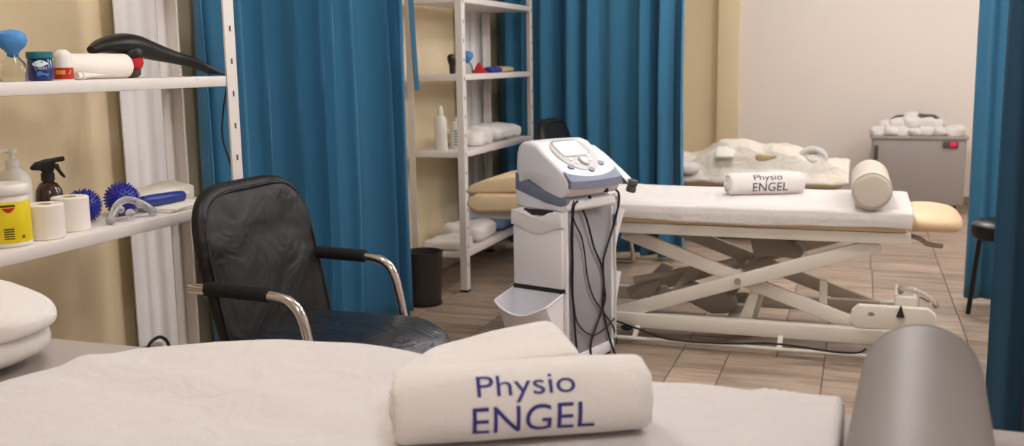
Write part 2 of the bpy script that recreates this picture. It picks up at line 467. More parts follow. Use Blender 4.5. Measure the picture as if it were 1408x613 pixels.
# ------------------------------------------------------------------ items: near rack, upper shelf (z 1.268)
ZU, ZL = 1.268, .858
def cup(x, y, z, label, s=1, rb=.034):
    t = thing('cupping_glass', label, 'cupping glass', (x, y, z), 0, 'blue-topped cupping glasses')
    mb = MB(); mb.lathe([(rb*.98*s, .0015), (rb*1.02*s, .004), (rb*.98*s, .02*s), (rb*.85*s, .045*s), (rb*.45*s, .062*s), (rb*.38*s, .068*s), (rb*.28*s, .067*s), (rb*.4*s, .057*s), (rb*.78*s, .042*s), (rb*.9*s, .02*s), (rb*.9*s, .003)], local_c(0), 26)
    link('glass_cup', mb, 'glass', t, local=True)
    mb = MB(); mb.lathe([(.001, .06*s), (rb*.3*s, .062*s), (rb*.4*s, .066*s), (rb*.42*s, .072*s), (rb*.6*s, .079*s), (rb*.95*s, .090*s), (rb*1.08*s, .105*s), (rb*.98*s, .119*s), (rb*.6*s, .129*s), (.001, .132*s)], local_c(0), 26)
    link('rubber_bulb', mb, 'blue_rubber', t, local=True)
    return t
def local_c(z): return (0, 0, z)
cup(-2.05, 2.018, ZU, 'clear cupping glass with blue rubber bulb, beside the navy jar')
cup(-2.08, 1.955, ZU, 'clear cupping glass with blue bulb cut off at the left edge', .95)

t = thing('ointment_jar', 'navy ointment jar with teal lid on the upper near shelf', 'jar', (-2.05, 2.106, ZU))
mb = MB(); mb.lathe([(.001, 0), (.027, 0), (.031, .003), (.032, .01), (.032, .054), (.028, .06), (.001, .06)], seg=32); jar = link('jar_body', mb, 'navy', t, True)
mb = MB(); mb.lathe([(.001, .0585), (.0325, .0585), (.033, .061), (.033, .074), (.031, .0765), (.001, .0765)], seg=32); link('lid', mb, 'teal_lid', t, True)
FA = math.atan2(-2.106, 2.05)          # direction from jar to viewer
def arc(R, a0, sx):                    # wrap (u,z) on a cylinder facing the viewer
    return lambda u, z: (R*cos(a0+u/R*sx), R*sin(a0+u/R*sx), z)
def patch(R, a0, outline, mb):         # filled outline (list of columns u, zlo, zhi)
    w = arc(R, a0, 1)
    V = [(mb.v(w(u, lo)), mb.v(w(u, hi))) for u, lo, hi in outline]
    for a, b in zip(V, V[1:]): mb.f([a[0], b[0], b[1], a[1]])
mb = MB(); patch(.0325, FA, [(-.020+.002*i, .041-.002*sin(i/20*pi)*3+.004*(i/20), .046+.008*sin(i/20*pi)) for i in range(21)], mb)
patch(.0325, FA, [(-.018+.001*i, .016+.03*(i/12)**0*.9-.002*i*.9, .043-.0022*i) for i in range(9)], mb)
link('label_print', mb, 'print_white', jar, True)
mb = MB(); patch(.0326, FA, [(-.010+.0016*i, .012+.004*sin(i/18*pi), .022+.003*sin(i/18*6)) for i in range(19)], mb)
link('label_wave', mb, 'print_blue', jar, True)
mb = MB(); b = text_bm('VICKS', -.008, .016, .030, .037, .003, .01); w = arc(.0327, FA, 1); merge_text(mb, b, lambda u, z: w(u, z)); link('lettering', mb, 'print_white', jar, True, recalc=False)
mb = MB(); patch(.0328, FA, [(.001, .050, .0505), (.004, .0455, .0505), (.007, .050, .0505)], mb); link('badge', mb, 'teal_lid', jar, True)

t = thing('roll_on_bottle', 'white roll-on bottle with red label on the upper near shelf', 'bottle', (-2.05, 2.187, ZU))
mb = MB(); mb.lathe([(.001, 0), (.022, 0), (.025, .003), (.025, .034), (.001, .034)], seg=28); bd = link('bottle_body', mb, 'red_label', t, True)
mb = MB(); mb.lathe([(.001, .034), (.0235, .034), (.0235, .06), (.0225, .068), (.018, .076), (.010, .0815), (.001, .083)], seg=28); link('cap', mb, 'white_plastic', t, True)
mb = MB(); mb.lathe([(.0252, 0), (.0255, .0), (.0255, .003), (.0252, .003)], seg=28); link('base_ring', mb, 'white_plastic', t, True)
mb = MB(); FA2 = math.atan2(-2.187, 2.05); patch(.0253, FA2, [(-.022+.002*i, .016, .027) for i in range(14)], mb); patch(.0253, FA2, [(.012+.001*i, .014+i*.001, .018+i*.0016) for i in range(9)], mb)
link('label_print', mb, 'orange', bd, True)

# paper roll lying lengthways
t = thing('paper_roll', 'white paper roll lying behind the red roll-on bottle', 'paper roll', (-2.10, 2.36, ZU))
RX = Matrix.Rotation(pi/2, 4, 'X')
mb = MB(); mb.lathe([(.014, -.125), (.034, -.126), (.0365, -.122), (.0365, .122), (.034, .126), (.014, .125), (.0135, 0)], (0, 0, .0365), 36, RX); link('roll_body', mb, 'tissue', t, True)
mb = MB(); mb.lathe([(.0135, -.124), (.0139, -.1245), (.0139, .1245), (.0135, .124), (.012, .124), (.012, -.124)], (0, 0, .0365), 20, RX); link('core', mb, 'tan', t, True)
# tube in front
t = thing('ointment_tube', 'small white ointment tube lying in front of the paper roll', 'tube', (-2.03, 2.27, ZU))
mb = MB()
R = []
for i in range(9):
    k = i/8; y = -.045+.085*k; w = .012*(1-.25*k)+.003; h = .011*(1-k)+.0012
    R.append([(w*cos(a)*1.0, y, .0115+h*sin(a)*.95) for a in [2*pi*j/16 for j in range(16)]])
mb.rings(R); link('tube_body', mb, 'white_plastic', t, True)
mb = MB(); mb.lathe([(.001, 0), (.009, 0), (.0095, .012), (.001, .012)], (0, -.057, .0115), 16, Matrix.Rotation(-pi/2, 4, 'X')); link('cap', mb, 'paper', t, True)

# handheld massager
t = thing('massager', 'black handheld massager with red ring lying on the upper near shelf', 'massager', (-2.16, 2.62, ZU))
mb = MB()
HP = [(-2.16, 2.42, 1.352), (-2.16, 2.47, 1.366), (-2.15, 2.53, 1.371), (-2.14, 2.585, 1.366), (-2.12, 2.65, 1.348), (-2.10, 2.72, 1.330), (-2.08, 2.79, 1.312), (-2.06, 2.85, 1.289), (-2.05, 2.885, 1.2765)]
WH = [(.016, .012), (.036, .022), (.044, .032), (.044, .034), (.032, .028), (.024, .021), (.021, .018), (.019, .014), (.009, .006)]
PP = catmull([Vector(p) for p in HP], 4); WW = catmull([Vector((a, b, 0)) for a, b in WH], 4)
R = []
for i, p in enumerate(PP):
    tg = (PP[min(i+1, len(PP)-1)]-PP[max(i-1, 0)]).normalized(); sd = Vector((1, 0, 0)); up = tg.cross(sd).normalized()*-1
    R.append([p+sd*WW[i].x*cos(a)+up*WW[i].y*sin(a) for a in [2*pi*j/20 for j in range(20)]])
mb.rings(R); link('body', mb, 'black_plastic', t)
mb = MB(); rt = Matrix.Rotation(radians(6), 4, 'X')
mb.lathe([(.001, -.022), (.030, -.022), (.036, -.010), (.036, .010), (.034, .012), (.001, .012)], (-2.14, 2.565, 1.318), 28, rt); link('head_ring', mb, 'red', t)
mb = MB(); mb.lathe([(.001, -.025), (.020, -.025), (.028, -.018), (.030, 0), (.034, .002), (.001, .002)], (-2.14, 2.562, 1.294), 28, rt); link('massage_head', mb, 'brown_bottle', t)
mb = MB(); mb.lathe([(.034, 0), (.040, .002), (.042, .02), (.036, .03), (.001, .03)], (-2.14, 2.567, 1.330), 28, rt); link('head_collar', mb, 'black_plastic', t)
mb = MB()
mb.tube([(-2.05, 2.885, 1.2765), (-2.04, 2.91, 1.268), (-2.05, 2.925, 1.23), (-2.08, 2.94, 1.15), (-2.10, 2.955, 1.05), (-2.08, 2.975, .9), (-2.10, 2.985, .6), (-2.14, 2.99, .38), (-2.16, 2.99, .006)], .0035, 8, 8)
link('power_cord', mb, 'cable', t)

# ------------------------------------------------------------------ lower shelf (z .858)
t = thing('wipes_tub', 'white tub with yellow label and lid at the left edge, lower near shelf', 'tub', (-2.035, 1.935, ZL))
mb = MB(); mb.lathe([(.001, 0), (.052, 0), (.056, .004), (.056, .128), (.053, .134), (.001, .134)], seg=40); tb = link('tub_body', mb, 'white_plastic', t, True)
mb = MB(); mb.lathe([(.0562, .012), (.0566, .013), (.0566, .115), (.0562, .116)], seg=40); lb = link('label_band', mb, 'yellow_label', t, True)
mb = MB(); mb.lathe([(.001, .131), (.058, .131), (.0595, .134), (.0595, .152), (.055, .158), (.020, .160), (.001, .160)], seg=40); link('lid', mb, 'white_plastic', t, True)
FA3 = math.atan2(-1.9, 2.2)+.15
mb = MB()
for k in range(5): patch(.0569, FA3, [(-.02+.002*i, .022+k*.006, .0255+k*.006) for i in range(13)], mb)
patch(.0569, FA3, [(.022+.002*i, .022, .030) for i in range(5)], mb)
patch(.0569, FA3, [(-.030+.0025*i, .103, .109) for i in range(17)], mb)
link('label_print', mb, 'print_dark', lb, True)
mb = MB(); patch(.0570, FA3, [(-.022+.002*i, .101-.012*sin(i/16*pi), .101) for i in range(17)], mb); link('label_logo', mb, 'red', lb, True)

t = thing('pump_bottle', 'white pump bottle standing behind the yellow-labelled tub', 'pump bottle', (-2.16, 2.09, ZL))
mb = MB(); mb.lathe([(.001, 0), (.040, 0), (.044, .004), (.044, .13), (.042, .148), (.033, .165), (.018, .175), (.015, .182), (.001, .182)], seg=32); link('bottle_body', mb, 'white_plastic', t, True)
mb = MB(); mb.lathe([(.001, .180), (.0175, .180), (.0175, .200), (.012, .202), (.007, .203), (.006, .222), (.001, .222)], seg=24); mb.lathe([(.001, .218), (.013, .219), (.013, .229), (.010, .232), (.001, .232)], seg=24)
mb.tube([(0, 0, .226), (-.0, -.03, .227), (0, -.055, .222)], .005, 10, 4); link('pump_head', mb, 'white_plastic', t, True)
mb = MB(); FA4 = math.atan2(-2.09, 2.16); patch(.0442, FA4, [(-.03+.003*i, .06, .125) for i in range(22)], mb); link('label_patch', mb, 'print_blue', t, True)

t = thing('spray_bottle', 'brown spray bottle with black trigger head behind the paper rolls', 'spray bottle', (-2.16, 2.21, ZL))
mb = MB(); mb.lathe([(.001, 0), (.034, 0), (.037, .004), (.037, .085), (.034, .105), (.024, .122), (.015, .128), (.014, .138), (.001, .138)], seg=32); link('bottle_body', mb, 'brown_bottle', t, True)
mb = MB(); mb.lathe([(.001, .130), (.018, .130), (.018, .150), (.014, .154), (.001, .154)], seg=20)
mb.prism([(-.045, .168), (-.030, .183), (-.005, .190), (.046, .197), (.048, .184), (.020, .180), (.018, .160), (.012, .150), (-.012, .150), (-.016, .160), (-.040, .162)], 'y', -.012, .012, .004, 2)
th = link('trigger_head', mb, 'black_plastic', t, True)
mb = MB(); mb.prism([(.018, .178), (.030, .176), (.034, .160), (.046, .140), (.043, .134), (.034, .142), (.024, .158), (.018, .166)], 'y', -.007, .007, .002, 2); link('trigger', mb, 'black_plastic', th, True)
for o in kids(t):
    if o.name.startswith('trigger_head'): o.rotation_euler = (0, 0, radians(48))

def small_roll(x, y, label, r=.048, h=.092):
    t = thing('paper_roll', label, 'paper roll', (x, y, ZL), 0, 'short white paper rolls on the lower near shelf')
    mb = MB(); mb.lathe([(.019, .001), (r-.003, 0), (r, .003), (r, h-.003), (r-.003, h), (.019, h-.001), (.0185, h/2)], seg=40); link('roll_body', mb, 'tissue', t, True)
    mb = MB(); mb.lathe([(.0188, .002), (.0188, h-.001), (.0172, h-.001), (.0172, .002)], seg=24); link('core', mb, 'tan', t, True)
small_roll(-2.02, 2.045, 'short white paper roll next to the yellow-labelled tub')
small_roll(-2.05, 2.168, 'short white paper roll next to the blue spiky balls', .049, .094)

def spiky(x, y, label, r=.043, seed=0):
    mb = MB(); c = Vector((x, y, ZL+r+.004))
    mb.blob((c.x, c.y, c.z), (r, r, r), 1, nu=32, nv=18)
    n = 190
    for i in range(n):
        ph = math.acos(1-2*(i+.5)/n); th = pi*(1+5**.5)*i+seed
        d = Vector((sin(ph)*cos(th), sin(ph)*sin(th), cos(ph)))
        a = d.cross(Vector((.3, .2, .9))).normalized(); bb = d.cross(a)
        if (c+d*(r+.009)).z < ZL+.0005: continue
        base = [mb.v(c+d*(r-.001)+a*.0032*cos(q)+bb*.0032*sin(q)) for q in (0, 1.57, 3.14, 4.71)]
        tip = [mb.v(c+d*(r+.009)+a*.001*cos(q)+bb*.001*sin(q)) for q in (0, 1.57, 3.14, 4.71)]
        for k in range(4): mb.f([base[k], base[(k+1) % 4], tip[(k+1) % 4], tip[k]])
        mb.f(tip)
    tag(link('massage_ball', mb, 'blue_ball'), label, 'massage ball', 'blue spiky massage balls')
spiky(-2.12, 2.295, 'blue spiky massage ball half hidden by a short paper roll')
spiky(-2.10, 2.432, 'blue spiky massage ball behind the clear hand massager', .045, 1)

t = thing('hand_massager', 'clear plastic arched hand massager in front of the blue spiky ball', 'hand massager', (-2.0, 2.35, ZL))
mb = MB(); AP = [(-2.005, 2.265, ZL+.012), (-2.01, 2.285, ZL+.030), (-2.02, 2.32, ZL+.052), (-2.02, 2.36, ZL+.060), (-2.01, 2.40, ZL+.046), (-2.0, 2.435, ZL+.022), (-2.0, 2.445, ZL+.014)]
mb.tube(AP, .0105, 14, 5); link('arch', mb, 'acrylic', t)
for k, p in enumerate(((-2.005, 2.268, ZL+.0145), (-1.998, 2.44, ZL+.0145), (-2.0, 2.345, ZL+.022), (-2.015, 2.325, ZL+.036), (-2.0, 2.385, ZL+.042))):
    mb = MB(); mb.blob(p, (.014, .014, .014) if k < 3 else (.011, .011, .011), 1, nu=20, nv=12); link('knob', mb, 'acrylic', t)

t = thing('muscle_roller', 'blue rod-shaped roller lying at the end of the lower near shelf', 'roller', (-2.06, 2.56, ZL))
mb = MB(); mb.lathe([(.001, -.10), (.010, -.10), (.0165, -.094), (.018, -.07), (.0185, 0), (.018, .07), (.0165, .094), (.010, .10), (.001, .10)], (-2.065, 2.575, ZL+.033), 24, Matrix.Rotation(radians(-2), 4, 'X') @ Matrix.Rotation(radians(0), 4, 'Z') @ RX); link('grip', mb, 'blue_roller', t)
mb = MB(); mb.tube([(-2.065, 2.455, ZL+.030), (-2.065, 2.70, ZL+.036)], .007, 10); link('rod', mb, 'white_plastic', t)
# papers and tray
mb = MB()
mb.hexa([(-2.205, 2.50, ZL+.0005), (-2.13, 2.50, ZL+.0005), (-2.10, 2.78, ZL+.0005), (-2.205, 2.78, ZL+.0005), (-2.205, 2.50, ZL+.045), (-2.13, 2.50, ZL+.040), (-2.10, 2.78, ZL+.050), (-2.205, 2.78, ZL+.068)], .003)
tag(link('paper_stack', mb, 'paper'), 'stack of white sheets behind the blue rod roller', 'papers')
mb = MB()
for k in range(3): 
    mb.M = Matrix.Translation((-2.04, 2.60, ZL+.0012+k*.0042)) @ Matrix.Rotation(radians(4*k-3), 4, 'Z'); mb.box(-.065, .065, -.10, .11, 0, .004, .0005)
tag(link('leaflet_stack', mb, 'paper'), 'thin white leaflets under the blue rod roller', 'leaflets')

# socket, plug and cable low on the left wall
mb = MB(); mb.box(-2.43, -2.395, 2.83, 2.93, .20, .30, .006); tag(link('socket_box', mb, 'box_grey'), 'grey socket box low down in front of the near sheer curtain', 'socket')
t = thing('power_plug', 'black plug and looped cable low at the near sheer curtain', 'plug', (-2.38, 2.86, .24))
mb = MB(); mb.blob((-2.385, 2.83, .268), (.022, .030, .020), .7, nu=20, nv=12); link('plug_body', mb, 'black_plastic', t)
mb = MB(); mb.tube([(-2.37, 2.83, .275), (-2.36, 2.80, .30), (-2.36, 2.82, .330), (-2.36, 2.87, .338), (-2.36, 2.91, .31), (-2.36, 2.92, .26), (-2.37, 2.92, .2), (-2.38, 2.90, .1), (-2.40, 2.85, .01), (-2.42, 2.6, .006)], .006, 8, 8); link('cable', mb, 'cable', t)
mb = MB(); mb.tube([(-2.37, 2.83, .268), (-2.35, 2.86, .290), (-2.35, 2.90, .275), (-2.36, 2.93, .24), (-2.37, 2.925, .15), (-2.40, 2.9, .006)], .005, 8, 8); link('cable', mb, 'cable', t)

# ------------------------------------------------------------------ near bench
t = thing('massage_bench', 'near treatment bench with grey upholstery under the big white towel', 'treatment bench', (-.75, 1.26, 0))
mb = MB(); mb.box(-1.75, .50, .92, 1.585, .68, .75, .02, 4); link('upholstery', mb, 'bench_vinyl', t)
mb = MB(); mb.box(-1.70, .45, .97, 1.54, .64, .68, .004); mb.box(-1.5, .25, 1.2, 1.3, .56, .64, .004); link('frame', mb, 'table_paint', t)
for x in (-1.4, .15):
    for y in (1.0, 1.5):
        mb = MB(); mb.box(x-.03, x+.03, y-.03, y+.03, .0, .64, .004); link('leg', mb, 'table_paint', t)

# bath towel covering the bench
EDGE = [(-1.95, 1.0), (-1.6, 1.10), (-1.40, 1.235), (-1.375, 1.34), (-1.35, 1.44), (-1.29, 1.515), (-1.16, 1.575), (-1.0, 1.60), (-.6, 1.602), (-.2, 1.60), (-.0, 1.597), (.1, 1.595)]
def yfar(x):
    for (a, ya), (b, yb) in zip(EDGE, EDGE[1:]):
        if a <= x <= b: k = (x-a)/(b-a); k = k*k*(3-2*k) if a < -1.3 else k; return ya+(yb-ya)*k
    return EDGE[0][1] if x < EDGE[0][0] else EDGE[-1][1]
def ztow(x, y):
    z = .764
    z += .017*exp(-((x+1.0)/.22)**2)*exp(-((y-1.58)/.16)**2)
    z += .012*exp(-((x+.82)/.10)**2)*exp(-((y-1.56)/.12)**2)
    z += .004*noise.noise(Vector((x*3.2, y*4.5, 1)))+.0022*noise.noise(Vector((x*9, y*11, 4)))
    z += .006*exp(-((y-1.38+.22*(x+1.1))/.035)**2)*(1 if x < -.75 else max(0, 1-(x+.75)*6))
    z -= .004*exp(-((y-1.30+.22*(x+1.1))/.03)**2)*(1 if x < -.75 else max(0, 1-(x+.75)*6))
    if x > -.30: z += .003*sin((x+.3)*20)*exp(-((y-1.55)/.1)**2)
    s = 1/(1+exp(-(x+.142)/.004)); z += .007*s
    if x > -.142: z += .0012*sin(x*420)*s*(1 if x < -.05 else 0)
    return z
mb = MB()
X0, X1, NX, NYY = -1.85, -.006, 240, 70
def tow(u, v):
    x = X0+(X1-X0)*u; yf = yfar(x)
    if v < .84:
        y = .90+(yf-.90)*(v/.84); z = ztow(x, y)
    else:
        k = (v-.84)/.16; a = min(1, k*2.2)*pi/2
        z0 = ztow(x, yf)
        if x > -1.12:      # hangs over the far long side
            y = yf+.016*sin(a); z = z0-.016*(1-cos(a))-max(0, k-.45)*.22
        else:
            y = yf+.012*sin(a); z = max(.7635, z0-.014*(1-cos(a))*1.3)
    e = (X1-x)
    if e < .014: z -= .014*(1-math.sqrt(max(0, 1-((.014-e)/.014)**2)))
    return (x, y, z)
mb.grid(tow, NX, NYY)
o = link('bath_towel', mb, 'terry', sharp=None)
tag(o, 'large white terry towel spread over the near treatment bench', 'towel')
md = o.modifiers.new('thick', 'SOLIDIFY'); md.thickness = .012; md.offset = -1

# folded cushion / pillow at left
t = thing('pillow', 'white covered pillow lying on the near bench at the left edge', 'pillow', (-1.62, 1.40, .755))
def crease(p):
    k = exp(-((p.z-.006)/.010)**2)
    return Vector((p.x*(1-.06*k), p.y*(1-.06*k), p.z))
mb = MB(); mb.blob((-1.745, 1.37, .842), (.355, .165, .052), .8, .014, 4, 2, 60, 30); link('pillow_top', mb, 'terry2', t)
mb = MB(); mb.blob((-1.75, 1.36, .795), (.335, .16, .045), .7, .016, 6, 5, 60, 30, flat=.753); link('pillow_base', mb, 'terry2', t)

# ------------------------------------------------------------------ rolled towel with lettering
L_ = .362; R0 = .061; G = .0135; PH0 = radians(205)   # angle measured from top toward the front
def prof(R, ph, u=0):
    y = -R*sin(ph)*1.12; z = R*cos(ph)*.98
    dent = .035*noise.noise(Vector((u*9, cos(ph)*1.4, 3+sin(ph)*1.4)))+.012*noise.noise(Vector((u*30, cos(ph)*4, 3+sin(ph)*4)))
    sag = -.10*exp(-u/.03)*max(0, cos(ph))-.06*exp(-(.362-u)/.03)*max(0, cos(ph))
    y *= (1+dent-.5*sag); z *= (1+dent+sag)
    zz = z+R0*.95
    if zz < .002: zz = .002
    return y, zz
def Rof(ph): return R0-G*((PH0-ph)/(2*pi))
def make_roll(label, loc, rz, th):
    t = thing('rolled_towel', label, 'rolled towel', loc, rz, 'rolled towels with embroidered lettering')
    mb = MB(); turns = 3.6; NP = int(turns*44); NU = 26; thk = G*.9
    rnd = random.Random(2)
    O, I = [], []
    for i in range(NP+1):
        ph = PH0-2*pi*turns*i/NP; R = Rof(ph); jit = .006*noise.noise(Vector((ph*.5, 2, 1)))+.0035*noise.noise(Vector((ph*2, 5, 1)))
        tap = (1-i/NP)*.004
        ro, ri = [], []
        for j in range(NU+1):
            s = j/NU; uu = (.5-.5*cos(pi*s)); u = uu*L_
            e = .013; d = min(u, L_-u)
            q = math.sqrt(max(0, 1-((e-d)/e)**2)) if d < e else 1
            ux = u+jit*(1 if uu > .5 else -1)*abs(2*uu-1)**3
            ux -= .010*(i/NP)*max(0, 1-2*uu)**2
            endq = min(1, (i+.5)/5)
            mid = R-thk/2; h = thk/2*q*endq
            yo, zo = prof(mid+h, ph, u); yi, zi = prof(max(.001, mid-h), ph, u)
            ro.append(mb.v((ux, yo, zo))); ri.append(mb.v((ux, yi, zi)))
        O.append(ro); I.append(ri)
    for i in range(NP):
        for j in range(NU):
            mb.f([O[i][j], O[i][j+1], O[i+1][j+1], O[i+1][j]]); mb.f([I[i][j], I[i+1][j], I[i+1][j+1], I[i][j+1]])
        mb.f([O[i][0], O[i+1][0], I[i+1][0], I[i][0]]); mb.f([O[i][NU], I[i][NU], I[i+1][NU], O[i+1][NU]])
    for j in range(NU):
        mb.f([O[0][j], I[0][j], I[0][j+1], O[0][j+1]]); mb.f([O[NP][j], O[NP][j+1], I[NP][j+1], I[NP][j]])
    body = link('towel_body', mb, 'terry2', t, True, sharp=None)
    # lettering: s = arc length from top toward the front
    def wrap(u, s):
        ph = s/R0; R = Rof(ph)+.0009; y, z = prof(R, ph, u); return (u, y, z)
    mb = MB()
    for txt, a, b_, c, d in (('Physio', .112, .250, .071, .038), ('ENGEL', .104, .276, .131, .086)):
        tb = text_bm(txt, a, b_, -c, -d, .004, .0035, 0)
        merge_text(mb, tb, lambda x, y: wrap(x, -y))
    link('lettering', mb, th, body, True, sharp=None, recalc=False)
    return t
roll_a = make_roll('large rolled white towel with blue lettering on the near bench', (-.608, 1.222, .766), radians(27.5), 'blue_thread')
roll_b = make_roll('rolled white towel with dark lettering on the far cream treatment table', (-.588, 4.80, .652), radians(24.8), 'navy_thread')

# folded towel end behind the near roll
t = thing('folded_towel', 'folded white towel sloping up behind the near rolled towel', 'towel', (-.6, 1.45, .765))
def slab(x0, x1, y0, y1, zb, ztop, seed, rr=.016):
    mb = MB()
    def fn(u, v):
        S = lambda a, p: math.copysign(abs(a)**p, a)
        th = 2*pi*u; ph = -pi/2+pi*v
        X = S(cos(ph), .3)*S(cos(th), .35); Y = S(cos(ph), .3)*S(sin(th), .35); Z = S(sin(ph), .6)
        k = (X+1)/2; x = x0+(x1-x0)*k; y = (y0+y1)/2+(y1-y0)/2*Y
        x += .10*(1-(Y+1)/2)*k
        zt, zl = ztop(k), zb(k)
        z = (zt+zl)/2+(zt-zl)/2*Z+.0025*noise.noise(Vector((x*14, y*14, seed)))
        return (x, y, z)
    mb.grid(fn, 72, 30, True); bmesh.ops.remove_doubles(mb.b, verts=mb.b.verts, dist=1e-5); return mb
top = lambda k: .812+.072*k**1.0-.012*max(0, (k-.9)/.1)**2
link('towel_layer', slab(-.70, -.468, 1.375, 1.555, lambda k: max(.768, top(k)-.030), top, 1), 'terry2', t, sharp=None)
link('towel_layer', slab(-.69, -.452, 1.370, 1.550, lambda k: max(.766, top(k)-.060), lambda k: max(.79, top(k)-.028), 2), 'terry2', t, sharp=None)
link('towel_layer', slab(-.68, -.437, 1.365, 1.545, lambda k: .7655, lambda k: max(.785, top(k)-.056), 3), 'terry2', t, sharp=None)

# ------------------------------------------------------------------ bolsters
def bolster(name, label, c0, c1, r, matn, group=None, ez=.97):
    c0, c1 = Vector(c0), Vector(c1); d = (c1-c0).normalized(); L = (c1-c0).length
    sd = d.cross(Vector((0, 0, 1))).normalized(); up = Vector((0, 0, 1))
    t = thing(name, label, 'bolster', ((c0+c1)/2)-Vector((0, 0, r*ez)), 0, group)
    mb = MB(); R = []
    e = .022
    xs = [e*(1-cos(pi/2*i/6)) for i in range(7)]; xs = xs+[L*.25, L*.5, L*.75]+[L-q for q in xs[::-1]]
    for q in xs:
        dd = min(q, L-q); rr = r-e+e*math.sqrt(max(0, 1-((e-dd)/e)**2)) if dd < e else r
        R.append([c0+d*q+sd*rr*cos(a)+up*rr*ez*sin(a) for a in [2*pi*k/64 for k in range(64)]])
    mb.rings(R); link('bolster_body', mb, matn, t)
    for q in (.008, L-.008):
        mb = MB(); rr = r-.0028
        P = [c0+d*q+sd*rr*cos(a)+up*rr*ez*sin(a) for a in [2*pi*k/64 for k in range(65)]]
        mb.tube(P, .0022, 6); link('seam', mb, matn, t)
bolster('bolster', 'grey vinyl bolster roll on the right end of the near bench', (.068, .98, .834), (.100, 1.535, .834), .083, 'grey_vinyl')
bolster('bolster', 'cream bolster roll on the white towel of the far cream table', (.058, 4.44, .737), (.052, 5.02, .737), .083, 'cream_cover')

# ------------------------------------------------------------------ armchair
def make_chair(label, loc, rz=0):
    # local: faces +x, seat centre at origin
    t = thing('armchair', label, 'chair', loc, rz, 'black leather armchairs with chrome arms')
    S = lambda a, p: math.copysign(abs(a)**p, a)
    mb = MB()     # back: leaning padded panel
    def back(u, v):
        th = 2*pi*u; ph = -pi/2+pi*v
        y = S(cos(ph), .36)*S(cos(th), .36); z = S(sin(ph), .36); x = S(cos(ph), .36)*S(sin(th), .8)
        zz = .655+.295*z
        wid = .300-.048*max(0, z)**4-.03*max(0, -z)
        xx = -.20-.21*(zz-.40)+.045*(1-y*y)*(-.3)
        p = Vector((xx+x*.038, y*wid, zz))
        p.x += .004*noise.noise(Vector((p.y*9, p.z*14, 2)))*(1 if x > 0 else 0)
        p.x += .010*(1-y*y)*sin((p.z-.5)*9)*(1 if x > 0 else 0)
        p.x -= .006*exp(-((p.z-.80+.25*p.y*p.y*4)/.018)**2)*(1 if x > 0 else 0)+.004*exp(-((p.z-.70+.12*p.y)/.012)**2)*(1 if x > 0 else 0)
        return p
    mb.grid(back, 88, 60, True); bmesh.ops.remove_doubles(mb.b, verts=mb.b.verts, dist=1e-5)
    bk = link('backrest', mb, 'leather', t, True, sharp=None)
    mb = MB(); pts = []
    for k in range(65):
        a = 2*pi*k/64; y = S(cos(a), .36); z = S(sin(a), .36); zz = .655+.276*z; wid = .283-.048*max(0, z)**4
        pts.append((-.20-.21*(zz-.40)+.021, y*wid, zz))
    mb.tube(pts, .0045, 6); link('piping', mb, 'leather', bk, True)
    mb = MB()     # seat
    def seat(u, v):
        th = 2*pi*u; ph = -pi/2+pi*v
        x = S(cos(ph), .42)*S(cos(th), .42); y = S(cos(ph), .42)*S(sin(th), .42); z = S(sin(ph), .8)
        X = .02+.285*x; Y = .265*y*(1-.04*max(0, x)**2)
        Z = .452+.045*z+.010*z*(1-y*y)
        if x > .35: Z -= .052*((x-.35)/.65)**2.0
        Z += .003*noise.noise(Vector((X*14, Y*14, 6)))
        return (X, Y, Z)
    mb.grid(seat, 80, 40, True); bmesh.ops.remove_doubles(mb.b, verts=mb.b.verts, dist=1e-5)
    st = link('seat', mb, 'leather_seat', t, True, sharp=None)
    for s in (-1, 1):
        y = .293*s
        mb = MB()
        P = [(-.318, y, .668), (-.30, y, .668), (-.12, y, .664), (-.03, y, .660), (.015, y, .645), (.045, y, .605), (.065, y, .52), (.09, y, .38), (.12, y, .20), (.145, y, .06), (.140, y, .022), (.10, y, .016), (-.1, y, .016), (-.36, y, .016)]
        mb.tube(P, .0155, 14, 6); a = link('arm_tube', mb, 'chrome', t, True)
        mb = MB(); mb.tube([(-.262, y, .671), (-.06, y, .665)], .0215, 16); link('arm_pad', mb, 'black_pad', a, True)
        mb = MB(); mb.bar((-.275, y*.96, .655), (-.262, y*.70, .60), .03, .02); link('back_bracket', mb, 'black_plastic', t, True)
        mb = MB(); mb.bar((-.22, y*.8, .42), (.085, y*.99, .40), .03, .014); link('seat_bracket', mb, 'black_plastic', t, True)
    mb = MB(); mb.tube([(.085, -.293, .40), (.085, .293, .40)], .012, 10); link('under_frame', mb, 'chrome', t, True)
    mb = MB(); mb.tube([(-.36, -.293, .016), (-.36, .293, .016)], .0155, 10); link('runner_bar', mb, 'chrome', t, True)
    return t
ch = make_chair('black leather armchair with chrome arms in front of the near blue curtain', (-1.49, 2.640, 0))
dup(ch, (-1.50, 5.93, 0), 0, 'black leather armchair half hidden behind the therapy machine')

